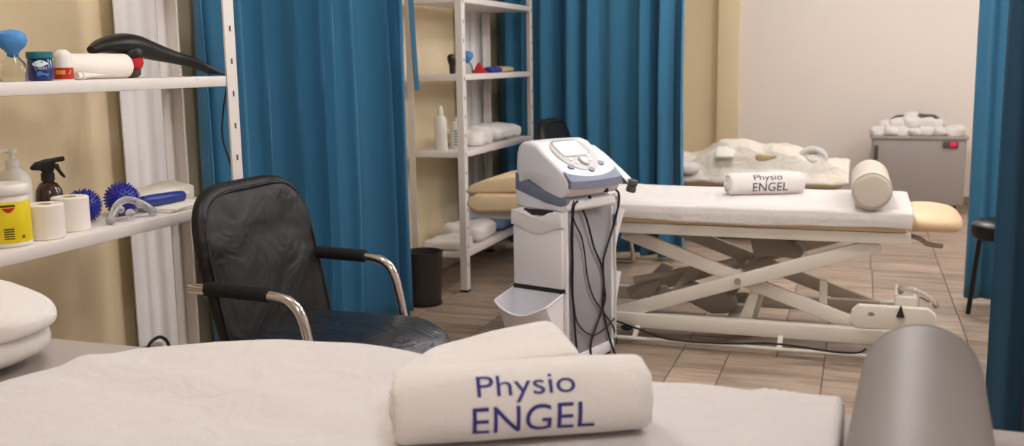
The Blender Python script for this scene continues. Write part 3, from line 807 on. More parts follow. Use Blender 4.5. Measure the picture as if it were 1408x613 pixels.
# ------------------------------------------------------------------ therapy machine on cart
MR = radians(73.3)
mc = thing('therapy_machine', 'white and grey ultrasound therapy unit on its cart, in the middle of the room', 'therapy machine', (-1.12, 3.85, 0), MR)
LC = dict(local=True)
mb = MB(); mb.box(.0, .375, .004, .255, .07, .69, .008); body = link('cart_body', mb, 'mach_cart', mc, True)
mb = MB(); mb.box(.012, .365, -.004, .006, .06, .70, .003); link('front_panel', mb, 'mach_panel', mc, True)
mb = MB(); mb.box(.0, .0125, -.010, .012, .06, .70, .003); mb.box(.362, .378, -.010, .012, .06, .70, .003); link('panel_edge', mb, 'mach_white', mc, True)
mb = MB(); mb.box(-.008, .385, -.012, .27, .022, .075, .010); base = link('base', mb, 'mach_cart', mc, True)
for x in (.02, .36):
    for y in (.02, .24):
        mb = MB(); mb.lathe([(.001, -.011), (.02, -.011), (.0225, -.006), (.0225, .006), (.02, .011), (.001, .011)], (x, y, .0226), 20, Matrix.Rotation(pi/2, 4, 'Y')); mb.box(x-.014, x+.014, y-.006, y+.006, .03, .05, .001); link('caster', mb, 'black_plastic', mc, True)
# upper drawer on the left side
mb = MB(); mb.box(-.012, .004, .008, .252, .372, .625, .004); up_d = link('drawer_front', mb, 'mach_white', mc, True)
mb = MB()
pts = [(.256, .690)]+[(.256-.252*i/20, .688-.0*i-.022*max(0, sin(pi*(i/20-.25)/.5))*(1 if .25 < i/20 < .75 else 0)) for i in range(21)]
low = [(.004+.252*i/20, .612+.016*cos(2*pi*i/20)) for i in range(21)]
mb.prism(pts+low, 'x', -.020, .002, .003, 2); link('drawer_grip', mb, 'mach_white', mc, True)
mb = MB(); mb.box(-.006, .004, .0, .258, .352, .372); mb.box(-.006, .004, .06, .2, .672, .696); link('gap', mb, 'dark_gap', mc, True)
# open bin on left side
def bin_part(x_in, sgn, ztop, zbot, ex, y0, y1, name='open_bin', dip=.045):
    mb = MB(); T = .004
    def out(u, v, t):      # u along y, v from bottom(0) to rim(1)
        yy = y0+(y1-y0)*u
        bulge = math.sqrt(max(0, 1-(2*u-1)**4))
        zt = ztop-.03-dip*sin(pi*u)
        e = (ex*.35+(ex*.65)*v**1.3)*(.86+.14*bulge)-t
        return (x_in+sgn*e, yy+(0 if t == 0 else 0), zbot+(zt-zbot)*v+(t if v == 0 else 0))
    nu, nv = 21, 9
    O = [[mb.v(out(i/(nu-1), j/(nv-1), 0)) for j in range(nv)] for i in range(nu)]
    I = [[mb.v(out(i/(nu-1), j/(nv-1), T)) for j in range(nv)] for i in range(nu)]
    for i in range(nu-1):
        for j in range(nv-1):
            mb.f([O[i][j], O[i+1][j], O[i+1][j+1], O[i][j+1]]); mb.f([I[i][j], I[i][j+1], I[i+1][j+1], I[i+1][j]])
        mb.f([O[i][-1], O[i+1][-1], I[i+1][-1], I[i][-1]])
        # floor
        a, b = out(i/(nu-1), 0, 0), out((i+1)/(nu-1), 0, 0)
        mb.f([O[i][0], mb.v((x_in, a[1], zbot)), mb.v((x_in, b[1], zbot)), O[i+1][0]])
    for i, sg in ((0, 1), (nu-1, -1)):
        for j in range(nv-1):
            k0, k1 = j/(nv-1), (j+1)/(nv-1)
            yy = y0 if i == 0 else y1
            zt0 = zbot+(ztop-zbot)*k0; zt1 = zbot+(ztop-zbot)*k1
            for o_, T_ in ((0, 0), (sg*T, T)):
                A = O[i][j].co if T_ == 0 else None
                p0, p1 = out(i/(nu-1), k0, T_), out(i/(nu-1), k1, T_)
                mb.f([mb.v((x_in, yy+o_, zt0)), mb.v((p0[0], yy+o_, p0[2])), mb.v((p1[0], yy+o_, p1[2])), mb.v((x_in, yy+o_, zt1))])
        p1 = out(i/(nu-1), 1, 0)
        mb.f([mb.v((x_in, yy, ztop)), mb.v((p1[0], yy, p1[2])), mb.v((p1[0], yy+sg*T, p1[2])), mb.v((x_in, yy+sg*T, ztop))])
    return link(name, mb, 'mach_cart', mc, True, recalc=False)
bn = bin_part(-.002, -1, .352, .13, .155, .006, .262)
mb = MB(); P = []
for i in range(41):
    u = i/40; bul = math.sqrt(max(0, 1-(2*u-1)**4)); P.append((-.002-(.155)*(.86+.14*bul)+.002, .006+.256*u, .352-.03-.045*sin(pi*u)))
mb.tube([(-.002, .006, .352)]+P+[(-.002, .262, .352)], .0045, 8); link('bin_rim', mb, 'mach_white', bn, True)
mb = MB(); mb.box(-.004, -.001, .01, .258, .13, .352); link('bin_back', mb, 'mach_cart', bn, True)
bin_part(.376, 1, .668, .45, .155, .01, .25, dip=.02)
bin_part(.376, 1, .39, .11, .12, .01, .25, dip=.02)
# clip holding white lead on right front edge
mb = MB(); mb.box(.366, .386, -.022, -.008, .585, .64, .003); link('lead_clip', mb, 'mach_band', mc, True)
mb = MB(); mb.tube([(.385, -.012, .73), (.377, -.016, .60), (.376, -.016, .45), (.386, -.014, .33), (.384, -.014, .2), (.384, -.014, .08)], .006, 8, 6); mb.tube([(.366, -.012, .72), (.40, -.012, .71), (.402, -.012, .67)], .010, 8, 4); link('white_lead', mb, 'cable_white', mc, True)
HM = Matrix.Rotation(radians(-12), 4, 'Z') @ Matrix.Diagonal((.73, 1.12, 1, 1))
# collar between cart and head (white wedge) and blue band
mb = MB(HM); mb.prism([(.262, .692), (.262, .775), (.245, .78), (-.012, .735), (-.016, .70), (.0, .692)], 'x', -.004, .40, .01, 3); link('head_base', mb, 'mach_white', mc, True)
mb = MB(HM); mb.prism([(.262, .765), (.262, .835), (.255, .838), (.20, .815), (.10, .772), (.0, .752), (-.014, .75), (-.012, .722), (.02, .712), (.10, .722), (.20, .748)], 'x', -.007, .02, .006, 2); link('blue_band', mb, 'mach_band', mc, True)
# head shell: rings along x
PR = [(.258, .80), (.26, .86), (.256, .925), (.245, .952), (.222, .968), (.18, .972), (.145, .962), (.10, .925), (.05, .889), (.0, .852), (-.022, .832), (-.034, .808), (-.030, .785), (-.020, .765), (.0, .752), (.10, .776), (.20, .815)]
mb = MB(HM); R = []
cy0, cz0 = .12, .86
for (x, s) in ((-.008, .80), (-.006, .90), (0, .96), (.010, .99), (.03, 1.0), (.10, 1.015), (.205, 1.022), (.31, 1.015), (.385, 1.0), (.405, .985), (.414, .955), (.418, .90), (.419, .80)):
    R.append([(x, cy0+(y-cy0)*s, cz0+(z-cz0)*(s if z > cz0 else 1)) for y, z in PR])
mb.rings(R); hd = link('head_shell', mb, 'mach_white', mc, True, sharp=50)
# slope frame: origin at (y .145,z .966) going to (-.02,.852)
A0 = Vector((0, .150, .966)); A1 = Vector((0, -.026, .834)); sl = (A1-A0).normalized(); nm = Vector((0, -sl.z, sl.y)); nm = nm if nm.z > 0 else -nm
SLEN = (A1-A0).length
def sp(a, b, h): # a across (x), b down slope, h height
    p = A0+sl*b+nm*h; return (a, p.y, p.z)
def plate(mb, f, n, h0, h1, c):
    top = [mb.v(sp(*f(k/n), h1)) for k in range(n)]; bot = [mb.v(sp(*f(k/n), h0)) for k in range(n)]
    ct = mb.v(sp(*c, h1))
    for k in range(n):
        j = (k+1) % n; mb.f([bot[k], bot[j], top[j], top[k]]); mb.f([ct, top[k], top[j]])
def sup(cx, cy, rx, ry, e=1, eg=0):
    S = lambda a, p: math.copysign(abs(a)**p, a)
    return lambda k: (cx+rx*S(cos(2*pi*k), e)*(1-eg*max(0, sin(2*pi*k))), cy+ry*S(sin(2*pi*k), e))
mb = MB(HM); plate(mb, sup(.210, .088, .150, .100, .75, .25), 56, -.012, .0035, (.21, .08)); fp = link('face_plate', mb, 'mach_face', hd, True)
mb = MB(HM); plate(mb, sup(.210, .052, .112, .052, .35), 40, -.005, .0055, (.21, .045)); link('screen_frame', mb, 'mach_face_line', hd, True)
mb = MB(HM); plate(mb, sup(.205, .054, .096, .040, .2), 40, .0, .0068, (.205, .048)); link('screen', mb, 'screen', hd, True)
mb = MB(HM); plate(mb, sup(.215, .135, .032, .027), 32, 0, .009, (.215, .135)); dl = link('dial', mb, 'mach_face_line', hd, True)
mb = MB(HM); plate(mb, sup(.215, .135, .022, .019), 32, 0, .012, (.215, .135)); link('dial_cap', mb, 'mach_white', hd, True)
for (bx, by) in ((.13, .118), (.155, .140), (.29, .105), (.275, .13)):
    mb = MB(HM); plate(mb, sup(bx, by, .012, .008), 20, 0, .006, (bx, by)); link('key', mb, 'mach_white', hd, True)
for (bx, by) in ((.085, .160), (.215, .186), (.335, .155)):
    mb = MB(HM); plate(mb, sup(bx, by, .023, .013), 28, -.006, .006, (bx, by)); link('button', mb, 'mach_button', hd, True)
# blue lip: crescent wrap on the front edge
mb = MB(HM)
N = 24; T, F_, B_, Q = [], [], [], []
for k in range(N+1):
    a = k/N; x = -.004+.418*a; c = sin(pi*a)**.6
    up = Vector(sp(x, SLEN-.040+.045*c, .003)); fr = Vector((x, -.034-.014*c, .822-.004*c)); lo = Vector((x, -.036-.012*c, .792-.006*c)); bk = Vector((x, -.01, .79))
    T.append(up); F_.append(fr); B_.append(lo); Q.append(bk)
R = [[T[k], F_[k], B_[k], Q[k]] for k in range(N+1)]
mb.rings(R); link('front_lip', mb, 'mach_band', hd, True)
mb = MB(HM); mb.lathe([(.001, -.02), (.009, -.02), (.010, .0), (.001, .002)], (.30, -.030, .765), 14, Matrix.Rotation(pi/2, 4, 'X')); mb.lathe([(.001, -.01), (.007, -.01), (.008, .0), (.001, .002)], (.17, -.024, .745), 14, Matrix.Rotation(pi/2, 4, 'X')); link('jack', mb, 'black_plastic', hd, True)
# cables on the front
def fcab(pts, r=.0038):
    mb = MB(); mb.tube([(x, y, z) for x, y, z in pts], r, 8, 7); link('lead', mb, 'cable', mc, True)
fcab([(.30, -.045, .765), (.33, -.06, .74), (.365, -.04, .68), (.35, -.02, .58), (.31, -.014, .50), (.28, -.014, .44), (.285, -.014, .35), (.295, -.014, .27), (.24, -.014, .19), (.18, -.014, .11), (.17, -.02, .05), (.15, -.05, .006)], .005)
fcab([(.10, -.02, .70), (.14, -.02, .64), (.20, -.016, .52), (.27, -.014, .42), (.285, -.014, .33), (.275, -.014, .26), (.30, -.014, .17), (.345, -.014, .07), (.36, -.03, .006)], .0045)
fcab([(.02, -.03, .74), (.0, -.034, .70), (.045, -.022, .64), (.10, -.016, .58), (.13, -.014, .50), (.15, -.014, .40), (.20, -.014, .30), (.28, -.014, .22), (.37, -.014, .13), (.39, -.02, .05)], .0035)
fcab([(.05, -.03, .735), (.022, -.028, .71), (.028, -.018, .6), (.032, -.016, .48), (.03, -.016, .36), (.042, -.016, .25), (.05, -.016, .17), (.06, -.02, .08), (.07, -.03, .006)], .0048)
fcab([(.035, -.02, .30), (.06, -.016, .23), (.12, -.016, .17), (.20, -.016, .135), (.28, -.016, .14), (.345, -.016, .16), (.375, -.016, .17)], .0035)
fcab([(.025, -.02, .70), (.012, -.022, .6), (.02, -.018, .5), (.015, -.018, .4), (.03, -.018, .3)], .0035)
# ultrasound probe in holder on the right of the head
mb = MB(); mb.box(.345, .435, .10, .195, .86, .90, .012, 3); mb.blob((.412, .16, .905), (.028, .035, .020), .8, nu=20, nv=12); link('probe_holder', mb, 'mach_white', mc, True)
pb = MB(); R = []
HPT = [(.412, .145, .922), (.412, .11, .915), (.412, .06, .885), (.412, .01, .848), (.412, -.035, .812), (.412, -.07, .782)]
HW = [.014, .023, .022, .021, .022, .024]
for i, p in enumerate(HPT):
    R.append([(p[0]+HW[i]*cos(a), p[1]+HW[i]*.35*sin(a), p[2]+HW[i]*.75*sin(a)) for a in [2*pi*k/18 for k in range(18)]])
pb.rings(R); pr = link('probe_handle', pb, 'mach_white', mc, True)
mb = MB(); R = []
for i, p in enumerate(HPT[1:]):
    R.append([(p[0]+HW[i+1]*.95*cos(a), p[1]+HW[i+1]*.3*sin(a)-.004, p[2]-.012+HW[i+1]*.7*sin(a)) for a in [2*pi*k/18 for k in range(18)]])
mb.rings(R); link('probe_grip', mb, 'black_plastic', pr, True)
mb = MB(); mb.lathe([(.001, -.030), (.020, -.030), (.0215, -.026), (.0215, -.012), (.019, -.004), (.024, .004), (.022, .022), (.001, .026)], (.412, -.080, .766), 26, Matrix.Rotation(radians(12), 4, 'X')); link('probe_tip', mb, 'box_dark', pr, True)

# ------------------------------------------------------------------ far treatment table
tt = thing('treatment_table', 'cream height-adjustable treatment table with scissor frame behind the therapy machine', 'treatment table', (-.8, 4.8, 0))
mb = MB(); mb.box(-1.40, .215, 4.475, 5.10, .556, .625, .018, 3); link('upholstery', mb, 'cream_vinyl', tt)
fm = MB(); fm.box(-1.42, .222, 4.478, 4.52, .508, .556, .004); fm.box(-1.42, .222, 5.05, 5.09, .508, .556, .004); fm.box(.18, .222, 4.52, 5.05, .508, .556, .004); fm.box(-1.42, -1.38, 4.52, 5.05, .508, .556, .004)
fm.box(-1.3, .15, 4.52, 5.05, .545, .556); link('top_frame', fm, 'table_paint', tt)
# left raised end section
def pad(name, pts_xz, y0, y1, e, matn, parent):
    mb = MB(); mb.prism(pts_xz, 'y', y0, y1, e, 4); return link(name, mb, matn, parent)
pad('foot_section', [(-1.86, .585), (-1.85, .625), (-1.80, .652), (-1.60, .655), (-1.42, .64), (-1.41, .57), (-1.6, .565), (-1.80, .556)], 4.60, 5.06, .02, 'cream_vinyl', tt)
pad('raised_pad', [(-1.87, .655), (-1.84, .69), (-1.76, .722), (-1.64, .740), (-1.45, .748), (-1.43, .66), (-1.65, .657), (-1.84, .648)], 4.62, 5.05, .016, 'cream_vinyl', tt)
mb = MB(); mb.box(-1.85, -1.40, 4.66, 4.70, .52, .556, .003); mb.box(-1.85, -1.40, 4.98, 5.02, .52, .556, .003); link('section_arm', mb, 'table_paint', tt)
# headrest
mb = MB()
def hr(u, v):
    S = lambda a, p: math.copysign(abs(a)**p, a)
    th = 2*pi*u; ph = -pi/2+pi*v
    x = S(cos(ph), .5)*S(cos(th), .5); y = S(cos(ph), .5)*S(sin(th), .5); z = S(sin(ph), .8)
    return (.318+.122*x, 4.80+.285*y*(1-.16*max(0, x)), .588+.043*z-.010*max(0, x))
mb.grid(hr, 56, 24, True); bmesh.ops.remove_doubles(mb.b, verts=mb.b.verts, dist=1e-5); link('headrest', mb, 'cream_vinyl', tt)
mb = MB(); mb.tube([(.20, 4.62, .53), (.26, 4.62, .515), (.30, 4.66, .485), (.36, 4.70, .470)], .011, 10, 5); link('adjust_lever', mb, 'motor', tt)
mb = MB(); mb.box(.2, .30, 4.70, 4.74, .53, .556, .003); mb.box(.2, .30, 4.90, 4.94, .53, .556, .003); link('headrest_arm', mb, 'table_paint', tt)
# base
mb = MB(); mb.box(-1.50, .26, 4.48, 4.53, .058, .126, .005); link('base_rail', mb, 'table_paint', tt)
mb = MB(); mb.box(-1.50, .26, 5.03, 5.08, .058, .126, .005); link('base_rail', mb, 'table_paint', tt)
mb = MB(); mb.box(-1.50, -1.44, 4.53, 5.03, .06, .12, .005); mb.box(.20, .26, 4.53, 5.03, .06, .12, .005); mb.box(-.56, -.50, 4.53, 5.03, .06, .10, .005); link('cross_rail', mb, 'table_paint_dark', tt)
for (x, y) in ((-1.47, 4.505), (.23, 4.505), (-1.47, 5.055), (.23, 5.055)):
    mb = MB(); mb.lathe([(.001, 0), (.022, 0), (.022, .01), (.010, .014), (.010, .062), (.001, .062)], (x, y, 0), 18); link('base_foot', mb, 'black_plastic', tt)
mb = MB(); mb.tube([(-1.45, 4.40, .030), (.24, 4.40, .030)], .0095, 10); mb.tube([(-1.45, 4.40, .030), (-1.45, 4.49, .07)], .008, 8); mb.tube([(.24, 4.40, .03), (.24, 4.49, .07)], .008, 8)
for x in (-.95, -.30): mb.bar((x, 4.40, .032), (x, 4.49, .068), .022, .012)
link('foot_bar', mb, 'table_paint', tt)
def arm(p, q, y, m_='table_paint', w=.03, h=.062):
    mb = MB(); mb.bar((p[0], y, p[1]), (q[0], y, q[1]), w, h, up=(0, 0, 1), bev=.004); link('scissor_arm', mb, m_, tt)
PL, PR_, QL, QR = (-1.04, .500), (.10, .095), (-1.12, .095), (.10, .500)
arm(PL, PR_, 4.560); arm(QL, QR, 4.515)
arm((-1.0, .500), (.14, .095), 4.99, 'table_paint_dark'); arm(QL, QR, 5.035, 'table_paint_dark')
for y0, y1 in ((4.49, 4.585), (4.965, 5.06)):
    mb = MB(); mb.tube([(-.497, y0, .305), (-.497, y1, .305)], .015, 14); link('pivot', mb, 'motor', tt)
mb = MB(); mb.tube([(-.497, 4.58, .305), (-.497, 4.97, .305)], .012, 10); mb.tube([(-1.0, 4.53, .115), (-1.0, 5.02, .115)], .012, 10); mb.tube([(-1.02, 4.55, .485), (-1.02, 5.0, .485)], .012, 10); mb.tube([(.04, 4.53, .485), (.04, 5.03, .485)], .012, 10)
link('axle', mb, 'table_paint_dark', tt)
# lift motor
mb = MB(); mb.bar((-.36, 4.74, .45), (-.60, 4.74, .15), .05, .055, bev=.008); link('lift_column', mb, 'motor', tt)
mb = MB(); mb.prism([(-.79, .215), (-.74, .235), (-.66, .20), (-.62, .22), (-.55, .20), (-.52, .14), (-.56, .10), (-.64, .095), (-.72, .13), (-.78, .17)], 'y', 4.69, 4.79, .012, 3); link('lift_motor', mb, 'motor', tt)
mb = MB(); mb.prism([(-.47, .50), (-.33, .50), (-.22, .42), (-.24, .385), (-.36, .40), (-.44, .38)], 'y', 4.66, 4.82, .006, 2); link('lift_bracket', mb, 'motor', tt)
mb = MB(); mb.tube([(-.36, 4.74, .47), (-.18, 4.74, .49)], .025, 12); link('lift_joint', mb, 'motor', tt)
mb = MB(); mb.prism([(-.68, .058), (-.42, .058), (-.47, .0), (-.62, .0)], 'y', 4.70, 4.78, .004, 2); link('centre_foot', mb, 'table_paint_dark', tt)
mb = MB(); mb.prism([(-.50, .10), (-.44, .10), (-.40, .27), (-.44, .27)], 'y', 4.56, 4.60, .004, 2); mb.prism([(-.47, .10), (-.42, .10), (-.38, .25), (-.41, .27)], 'y', 4.62, 4.65, .004, 2); link('brace', mb, 'table_paint', tt)
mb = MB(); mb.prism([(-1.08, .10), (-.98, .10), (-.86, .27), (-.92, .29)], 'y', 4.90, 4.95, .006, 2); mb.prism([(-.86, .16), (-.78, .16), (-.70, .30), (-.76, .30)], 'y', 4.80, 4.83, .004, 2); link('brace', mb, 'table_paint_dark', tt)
mb = MB(); mb.tube([(-1.05, 4.86, .20), (-.55, 4.86, .32)], .020, 12); mb.lathe([(.001, -.03), (.02, -.03), (.02, .03), (.001, .03)], (-.90, 4.86, .15), 14, Matrix.Rotation(0, 4, 'Z')); link('gas_strut', mb, 'table_paint_dark', tt)
mb = MB(); mb.box(-.145, -.11, 4.585, 4.61, .17, .31, .003); link('brace', mb, 'table_paint', tt)
mb = MB(); mb.box(-.60, .12, 4.86, 4.90, .115, .165, .004); link('base_beam', mb, 'table_paint_dark', tt)
# control plate with cone and pedal
mb = MB(); mb.prism([(-.005, .235), (.02, .262), (.30, .262), (.33, .235), (.33, .17), (.02, .155), (-.01, .18)], 'y', 4.37, 4.40, .008, 3); cp = link('control_plate', mb, 'table_paint', tt)
mb = MB(); mb.box(.2, .24, 4.39, 4.50, .09, .20, .004); link('plate_bracket', mb, 'table_paint', cp)
mb = MB(); mb.lathe([(.001, 0), (.013, 0), (.013, .004), (.001, .005)], (.075, 4.372, .225), 16, Matrix.Rotation(pi/2, 4, 'X') @ Matrix.Diagonal((1, .6, 1, 1))); link('plate_hole', mb, 'motor', cp)
mb = MB(); mb.lathe([(.001, 0), (.017, 0), (.013, .012), (.007, .03), (.003, .045), (.001, .048)], (.190, 4.363, .222), 16); link('cone_knob', mb, 'black_plastic', cp)
mb = MB(); mb.bar((.16, 4.52, .23), (.16, 4.52, .20), .10, .02); mb.box(.17, .26, 4.50, 4.54, .20, .275, .006); mb.tube([(.175, 4.52, .275), (.178, 4.56, .315)], .007, 8); mb.tube([(.25, 4.52, .27), (.252, 4.56, .30)], .007, 8)
link('pedal_mount', mb, 'table_paint', tt)
mb = MB(); P = [(.195, 4.56, .302), (.24, 4.56, .300), (.28, 4.56, .285), (.318, 4.56, .262), (.338, 4.56, .240)]
PPp = catmull([Vector(p) for p in P], 4)
for a, b in zip(PPp, PPp[1:]): mb.bar(a, b, .06, .014, bev=.002)
pd = link('foot_pedal', mb, 'table_paint_dark', tt)
mb = MB(); mb.blob((.192, 4.56, .294), (.016, .032, .018), .8, nu=16, nv=10); mb.blob((.338, 4.56, .238), (.014, .032, .015), .8, nu=16, nv=10); link('pedal_tip', mb, 'motor', pd)
mb = MB(); mb.prism([(.27, .27), (.315, .25), (.30, .10), (.27, .10)], 'y', 4.54, 4.57, .003, 1); link('pedal_lever', mb, 'table_paint', pd)
# cable
mb = MB(); mb.tube([(-1.05, 4.43, .10), (-.93, 4.40, .075), (-.80, 4.38, .045), (-.62, 4.375, .042), (-.48, 4.375, .048), (-.36, 4.37, .062), (-.24, 4.37, .060), (-.10, 4.37, .048), (.0, 4.375, .046), (.04, 4.38, .052), (.06, 4.39, .065)], .0048, 8, 8)
link('power_cable', mb, 'cable', tt)
mb = MB(); mb.blob((-.99, 4.42, .072), (.028, .015, .013), .8, nu=16, nv=10); link('cable_plug', mb, 'black_plastic', tt)

# white sheet on table
mb = MB()
def sheet(u, v):
    x = -1.36+(.225+1.36)*u
    # v: 0 near hem -> up side -> top -> far side
    hemz = .580-.006*u+.006*sin(x*5+1)+.004*noise.noise(Vector((x*6, 0, 0)))
    P = [(4.462, hemz), (4.458, .615), (4.462, .640), (4.485, .652), (4.62, .651), (4.80, .651), (4.98, .652), (5.10, .652), (5.13, .640), (5.135, .60)]
    t = v*(len(P)-1); i = min(int(t), len(P)-2); k = t-i
    y = P[i][0]*(1-k)+P[i+1][0]*k; z = P[i][1]*(1-k)+P[i+1][1]*k
    if z > .64: z += .004*noise.noise(Vector((x*5, y*5, 3)))+.003*exp(-((x+.78+.5*(y-4.5))/.02)**2)
    else: y += .004*noise.noise(Vector((x*8, z*8, 7)))
    y -= (.010*exp(-((x+.75)/.05)**2)) if v < .25 else 0
    if u > .985: z -= .004*(u-.985)/.015
    return (x, y, z)
mb.grid(sheet, 150, 46)
o = link('bath_towel', mb, 'terry2', sharp=None); md = o.modifiers.new('thick', 'SOLIDIFY'); md.thickness = .006; md.offset = 1
tag(o, 'smooth white towel spread over the far cream treatment table', 'towel')

# ------------------------------------------------------------------ third table with duvet
t3 = thing('treatment_table', 'brownish treatment table under crumpled cream bedding by the white back wall', 'treatment table', (-.65, 7.5, 0))
mb = MB(); mb.box(-1.45, -.10, 7.18, 7.82, .40, .47, .02, 3); link('upholstery', mb, 'cream_vinyl', t3)
mb = MB(); mb.box(-1.42, -.14, 7.22, 7.78, .30, .40, .01); link('frame', mb, 'skirt', t3)
mb = MB(); mb.box(-1.38, -.45, 7.24, 7.76, .05, .30, .01); link('pedestal', mb, 'skirt', t3)
mb = MB()
def duv(u, v):
    x = -1.42+1.36*u; y = 7.14+.70*v
    h = .225*exp(-((x+.90)/.28)**2)+.17*exp(-((x+.48)/.24)**2)+.075*exp(-((x+.12)/.16)**2)+.10*exp(-((x+1.3)/.12)**2)
    prof_ = math.sin(pi*min(1, max(0, (v*.86+.07))))**.45
    z = .475+h*prof_+.035*noise.noise(Vector((x*7, y*8, 1)))+.01*noise.noise(Vector((x*17, y*17, 5)))
    if v < .14: z = min(z, .475+h*.25)*(v/.14)+(.44+.06*exp(-((x+.55)/.13)**2)+.02*noise.noise(Vector((x*8, 0, 9))))*(1-v/.14)
    return (x, y+.02*noise.noise(Vector((x*7, z*7, 2))), z)
mb.grid(duv, 90, 44); o = link('duvet', mb, 'duvet', sharp=None); md = o.modifiers.new('thick', 'SOLIDIFY'); md.thickness = .02; md.offset = -1
tag(o, 'crumpled cream duvet heaped on the table by the back wall', 'bedding')
mb = MB(); mb.hexa([(-.97, 7.18, .60), (-.84, 7.18, .60), (-.84, 7.30, .655), (-.97, 7.30, .655), (-.97, 7.165, .615), (-.84, 7.165, .615), (-.84, 7.29, .68), (-.97, 7.29, .68)], .008)
tag(link('folded_cloth', mb, 'bright_cloth'), 'bright white folded cloth on top of the cream duvet', 'cloth')
mb = MB(); mb.blob((-.62, 7.30, .60), (.10, .06, .030), .7, .02, 9, 3, 30, 16); tag(link('crumpled_cloth', mb, 'tan'), 'tan crumpled cloth on the middle of the cream duvet', 'cloth')
mb = MB(); 
for k in range(4):
    r = .085-.018*k
    P = [(-.31+r*cos(a), 7.33+.02*k*sin(a), .60+r*.72*sin(a)+.003*k) for a in [2*pi*j/24+.4*k for j in range(25)]]
    mb.tube(P, .020-.002*k, 8)
tag(link('twisted_towel', mb, 'terry2'), 'greyish white towel twisted into a ring on the right of the cream duvet', 'towel')
mb = MB(); mb.blob((-1.22, 7.20, .53), (.13, .08, .045), .8, .035, 9, 6, 36, 20); tag(link('crumpled_towel', mb, 'terry2'), 'crumpled white towel on the bedding beside the far blue curtain', 'towel')

# ------------------------------------------------------------------ heat cabinet with towels
hc = thing('heating_cabinet', 'low grey metal cabinet against the white back wall', 'cabinet', (.45, 9.1, 0))
mb = MB(); mb.box(.10, .825, 8.86, 9.36, .075, .635, .012, 3); hb = link('body', mb, 'box_grey', hc)
mb = MB(); mb.box(.085, .84, 8.845, 9.375, .62, .645, .006); link('top_plate', mb, 'box_grey', hc)
mb = MB(); mb.box(.645, .76, 8.842, 8.862, .555, .605, .004); sw = link('switch_plate', mb, 'box_dark', hc)
mb = MB(); mb.box(.70, .745, 8.834, 8.845, .565, .60, .004); link('switch', mb, 'switch_red', sw)
mb = MB(); mb.box(.118, .150, 8.84, 8.862, .45, .57, .006); link('handle', mb, 'box_dark', hc)
for x in (.16, .76):
    for y in (8.92, 9.30):
        mb = MB(); mb.lathe([(.001, -.012), (.035, -.012), (.038, 0), (.035, .012), (.001, .012)], (x, y, .038), 16, Matrix.Rotation(pi/2, 4, 'Y')); link('caster', mb, 'black_plastic', hc)
mb = MB(); mb.prism([(.20, .645), (.22, .75), (.29, .80), (.45, .815), (.60, .805), (.67, .74), (.69, .645)], 'y', 9.20, 9.24, .01, 2); link('raised_lid', mb, 'box_dark', hc)
TW = [(.15, 8.95, .672, .055), (.24, 8.93, .676, .052), (.335, 8.94, .674, .055), (.43, 8.92, .676, .050), (.52, 8.94, .673, .052), (.62, 8.94, .672, .052), (.74, 8.95, .674, .062),
      (.30, 9.0, .735, .058), (.40, 8.98, .745, .062), (.52, 9.0, .738, .058), (.60, 9.02, .728, .045), (.40, 9.03, .79, .045), (.20, 9.03, .722, .048)]
names = ['first rolled white towel from the left, bottom row on the grey cabinet', 'second rolled white towel from the left, bottom row on the grey cabinet', 'third rolled white towel from the left, bottom row on the grey cabinet',
         'fourth rolled white towel from the left, bottom row on the grey cabinet', 'fifth rolled white towel from the left, bottom row on the grey cabinet', 'rolled white towel above the red switch, bottom row on the grey cabinet', 'rolled white towel at the right end of the grey cabinet',
         'second rolled white towel from the left, upper row on the grey cabinet', 'middle rolled white towel of the upper row on the grey cabinet', 'rolled white towel right of the middle, upper row on the grey cabinet', 'rightmost small white towel of the upper row on the grey cabinet',
         'topmost white towel of the pile on the grey cabinet', 'leftmost white towel of the upper row on the grey cabinet']
for k, (x, y, z, r) in enumerate(TW):
    mb = MB(); mb.blob((x, y+.04, z+.004), (r*1.25, .10, r*.85), .75, .018, 14, k+1, 28, 16, flat=.646)
    tag(link('towel_roll', mb, 'terry2'), names[k], 'towel', 'white towels heaped on the grey cabinet')

# ------------------------------------------------------------------ stool at right
SX, SY_ = .72, 5.42
st = thing('stool', 'round dark stool partly hidden by the shaded blue curtain at right', 'stool', (SX, SY_, 0))
mb = MB(); mb.lathe([(.001, .395), (.155, .395), (.172, .405), (.178, .435), (.172, .465), (.15, .482), (.001, .488)], (SX, SY_, 0), 36); link('seat', mb, 'stool_seat', st)
for k in range(4):
    a = pi/2*k+pi
    mb = MB(); mb.tube([(SX+.13*cos(a), SY_+.13*sin(a), .40), (SX+.165*cos(a), SY_+.165*sin(a), .0)], .012, 10); link('leg', mb, 'black_plastic', st)

# ------------------------------------------------------------------ bin
t = thing('waste_bin', 'dark mesh waste bin beside the bottom of the near blue curtain', 'bin', (-2.23, 4.87, 0))
t.location = (-2.215, 4.86, 0); WM[t.name] = Matrix.Translation(t.location)
mb = MB(); mb.lathe([(.001, .002), (.088, .002), (.092, .008), (.104, .285), (.106, .29), (.101, .29), (.088, .012), (.001, .010)], seg=36); link('bin_body', mb, 'bin', t, True)
mb = MB(); P = [(.105*cos(2*pi*k/36), .105*sin(2*pi*k/36), .29) for k in range(37)]; mb.tube(P, .004, 8); link('rim', mb, 'black_plastic', t, True)
mb = MB(); mb.lathe([(.088, 0), (.096, 0), (.096, .014), (.088, .014)], seg=36); link('base_ring', mb, 'black_plastic', t, True)

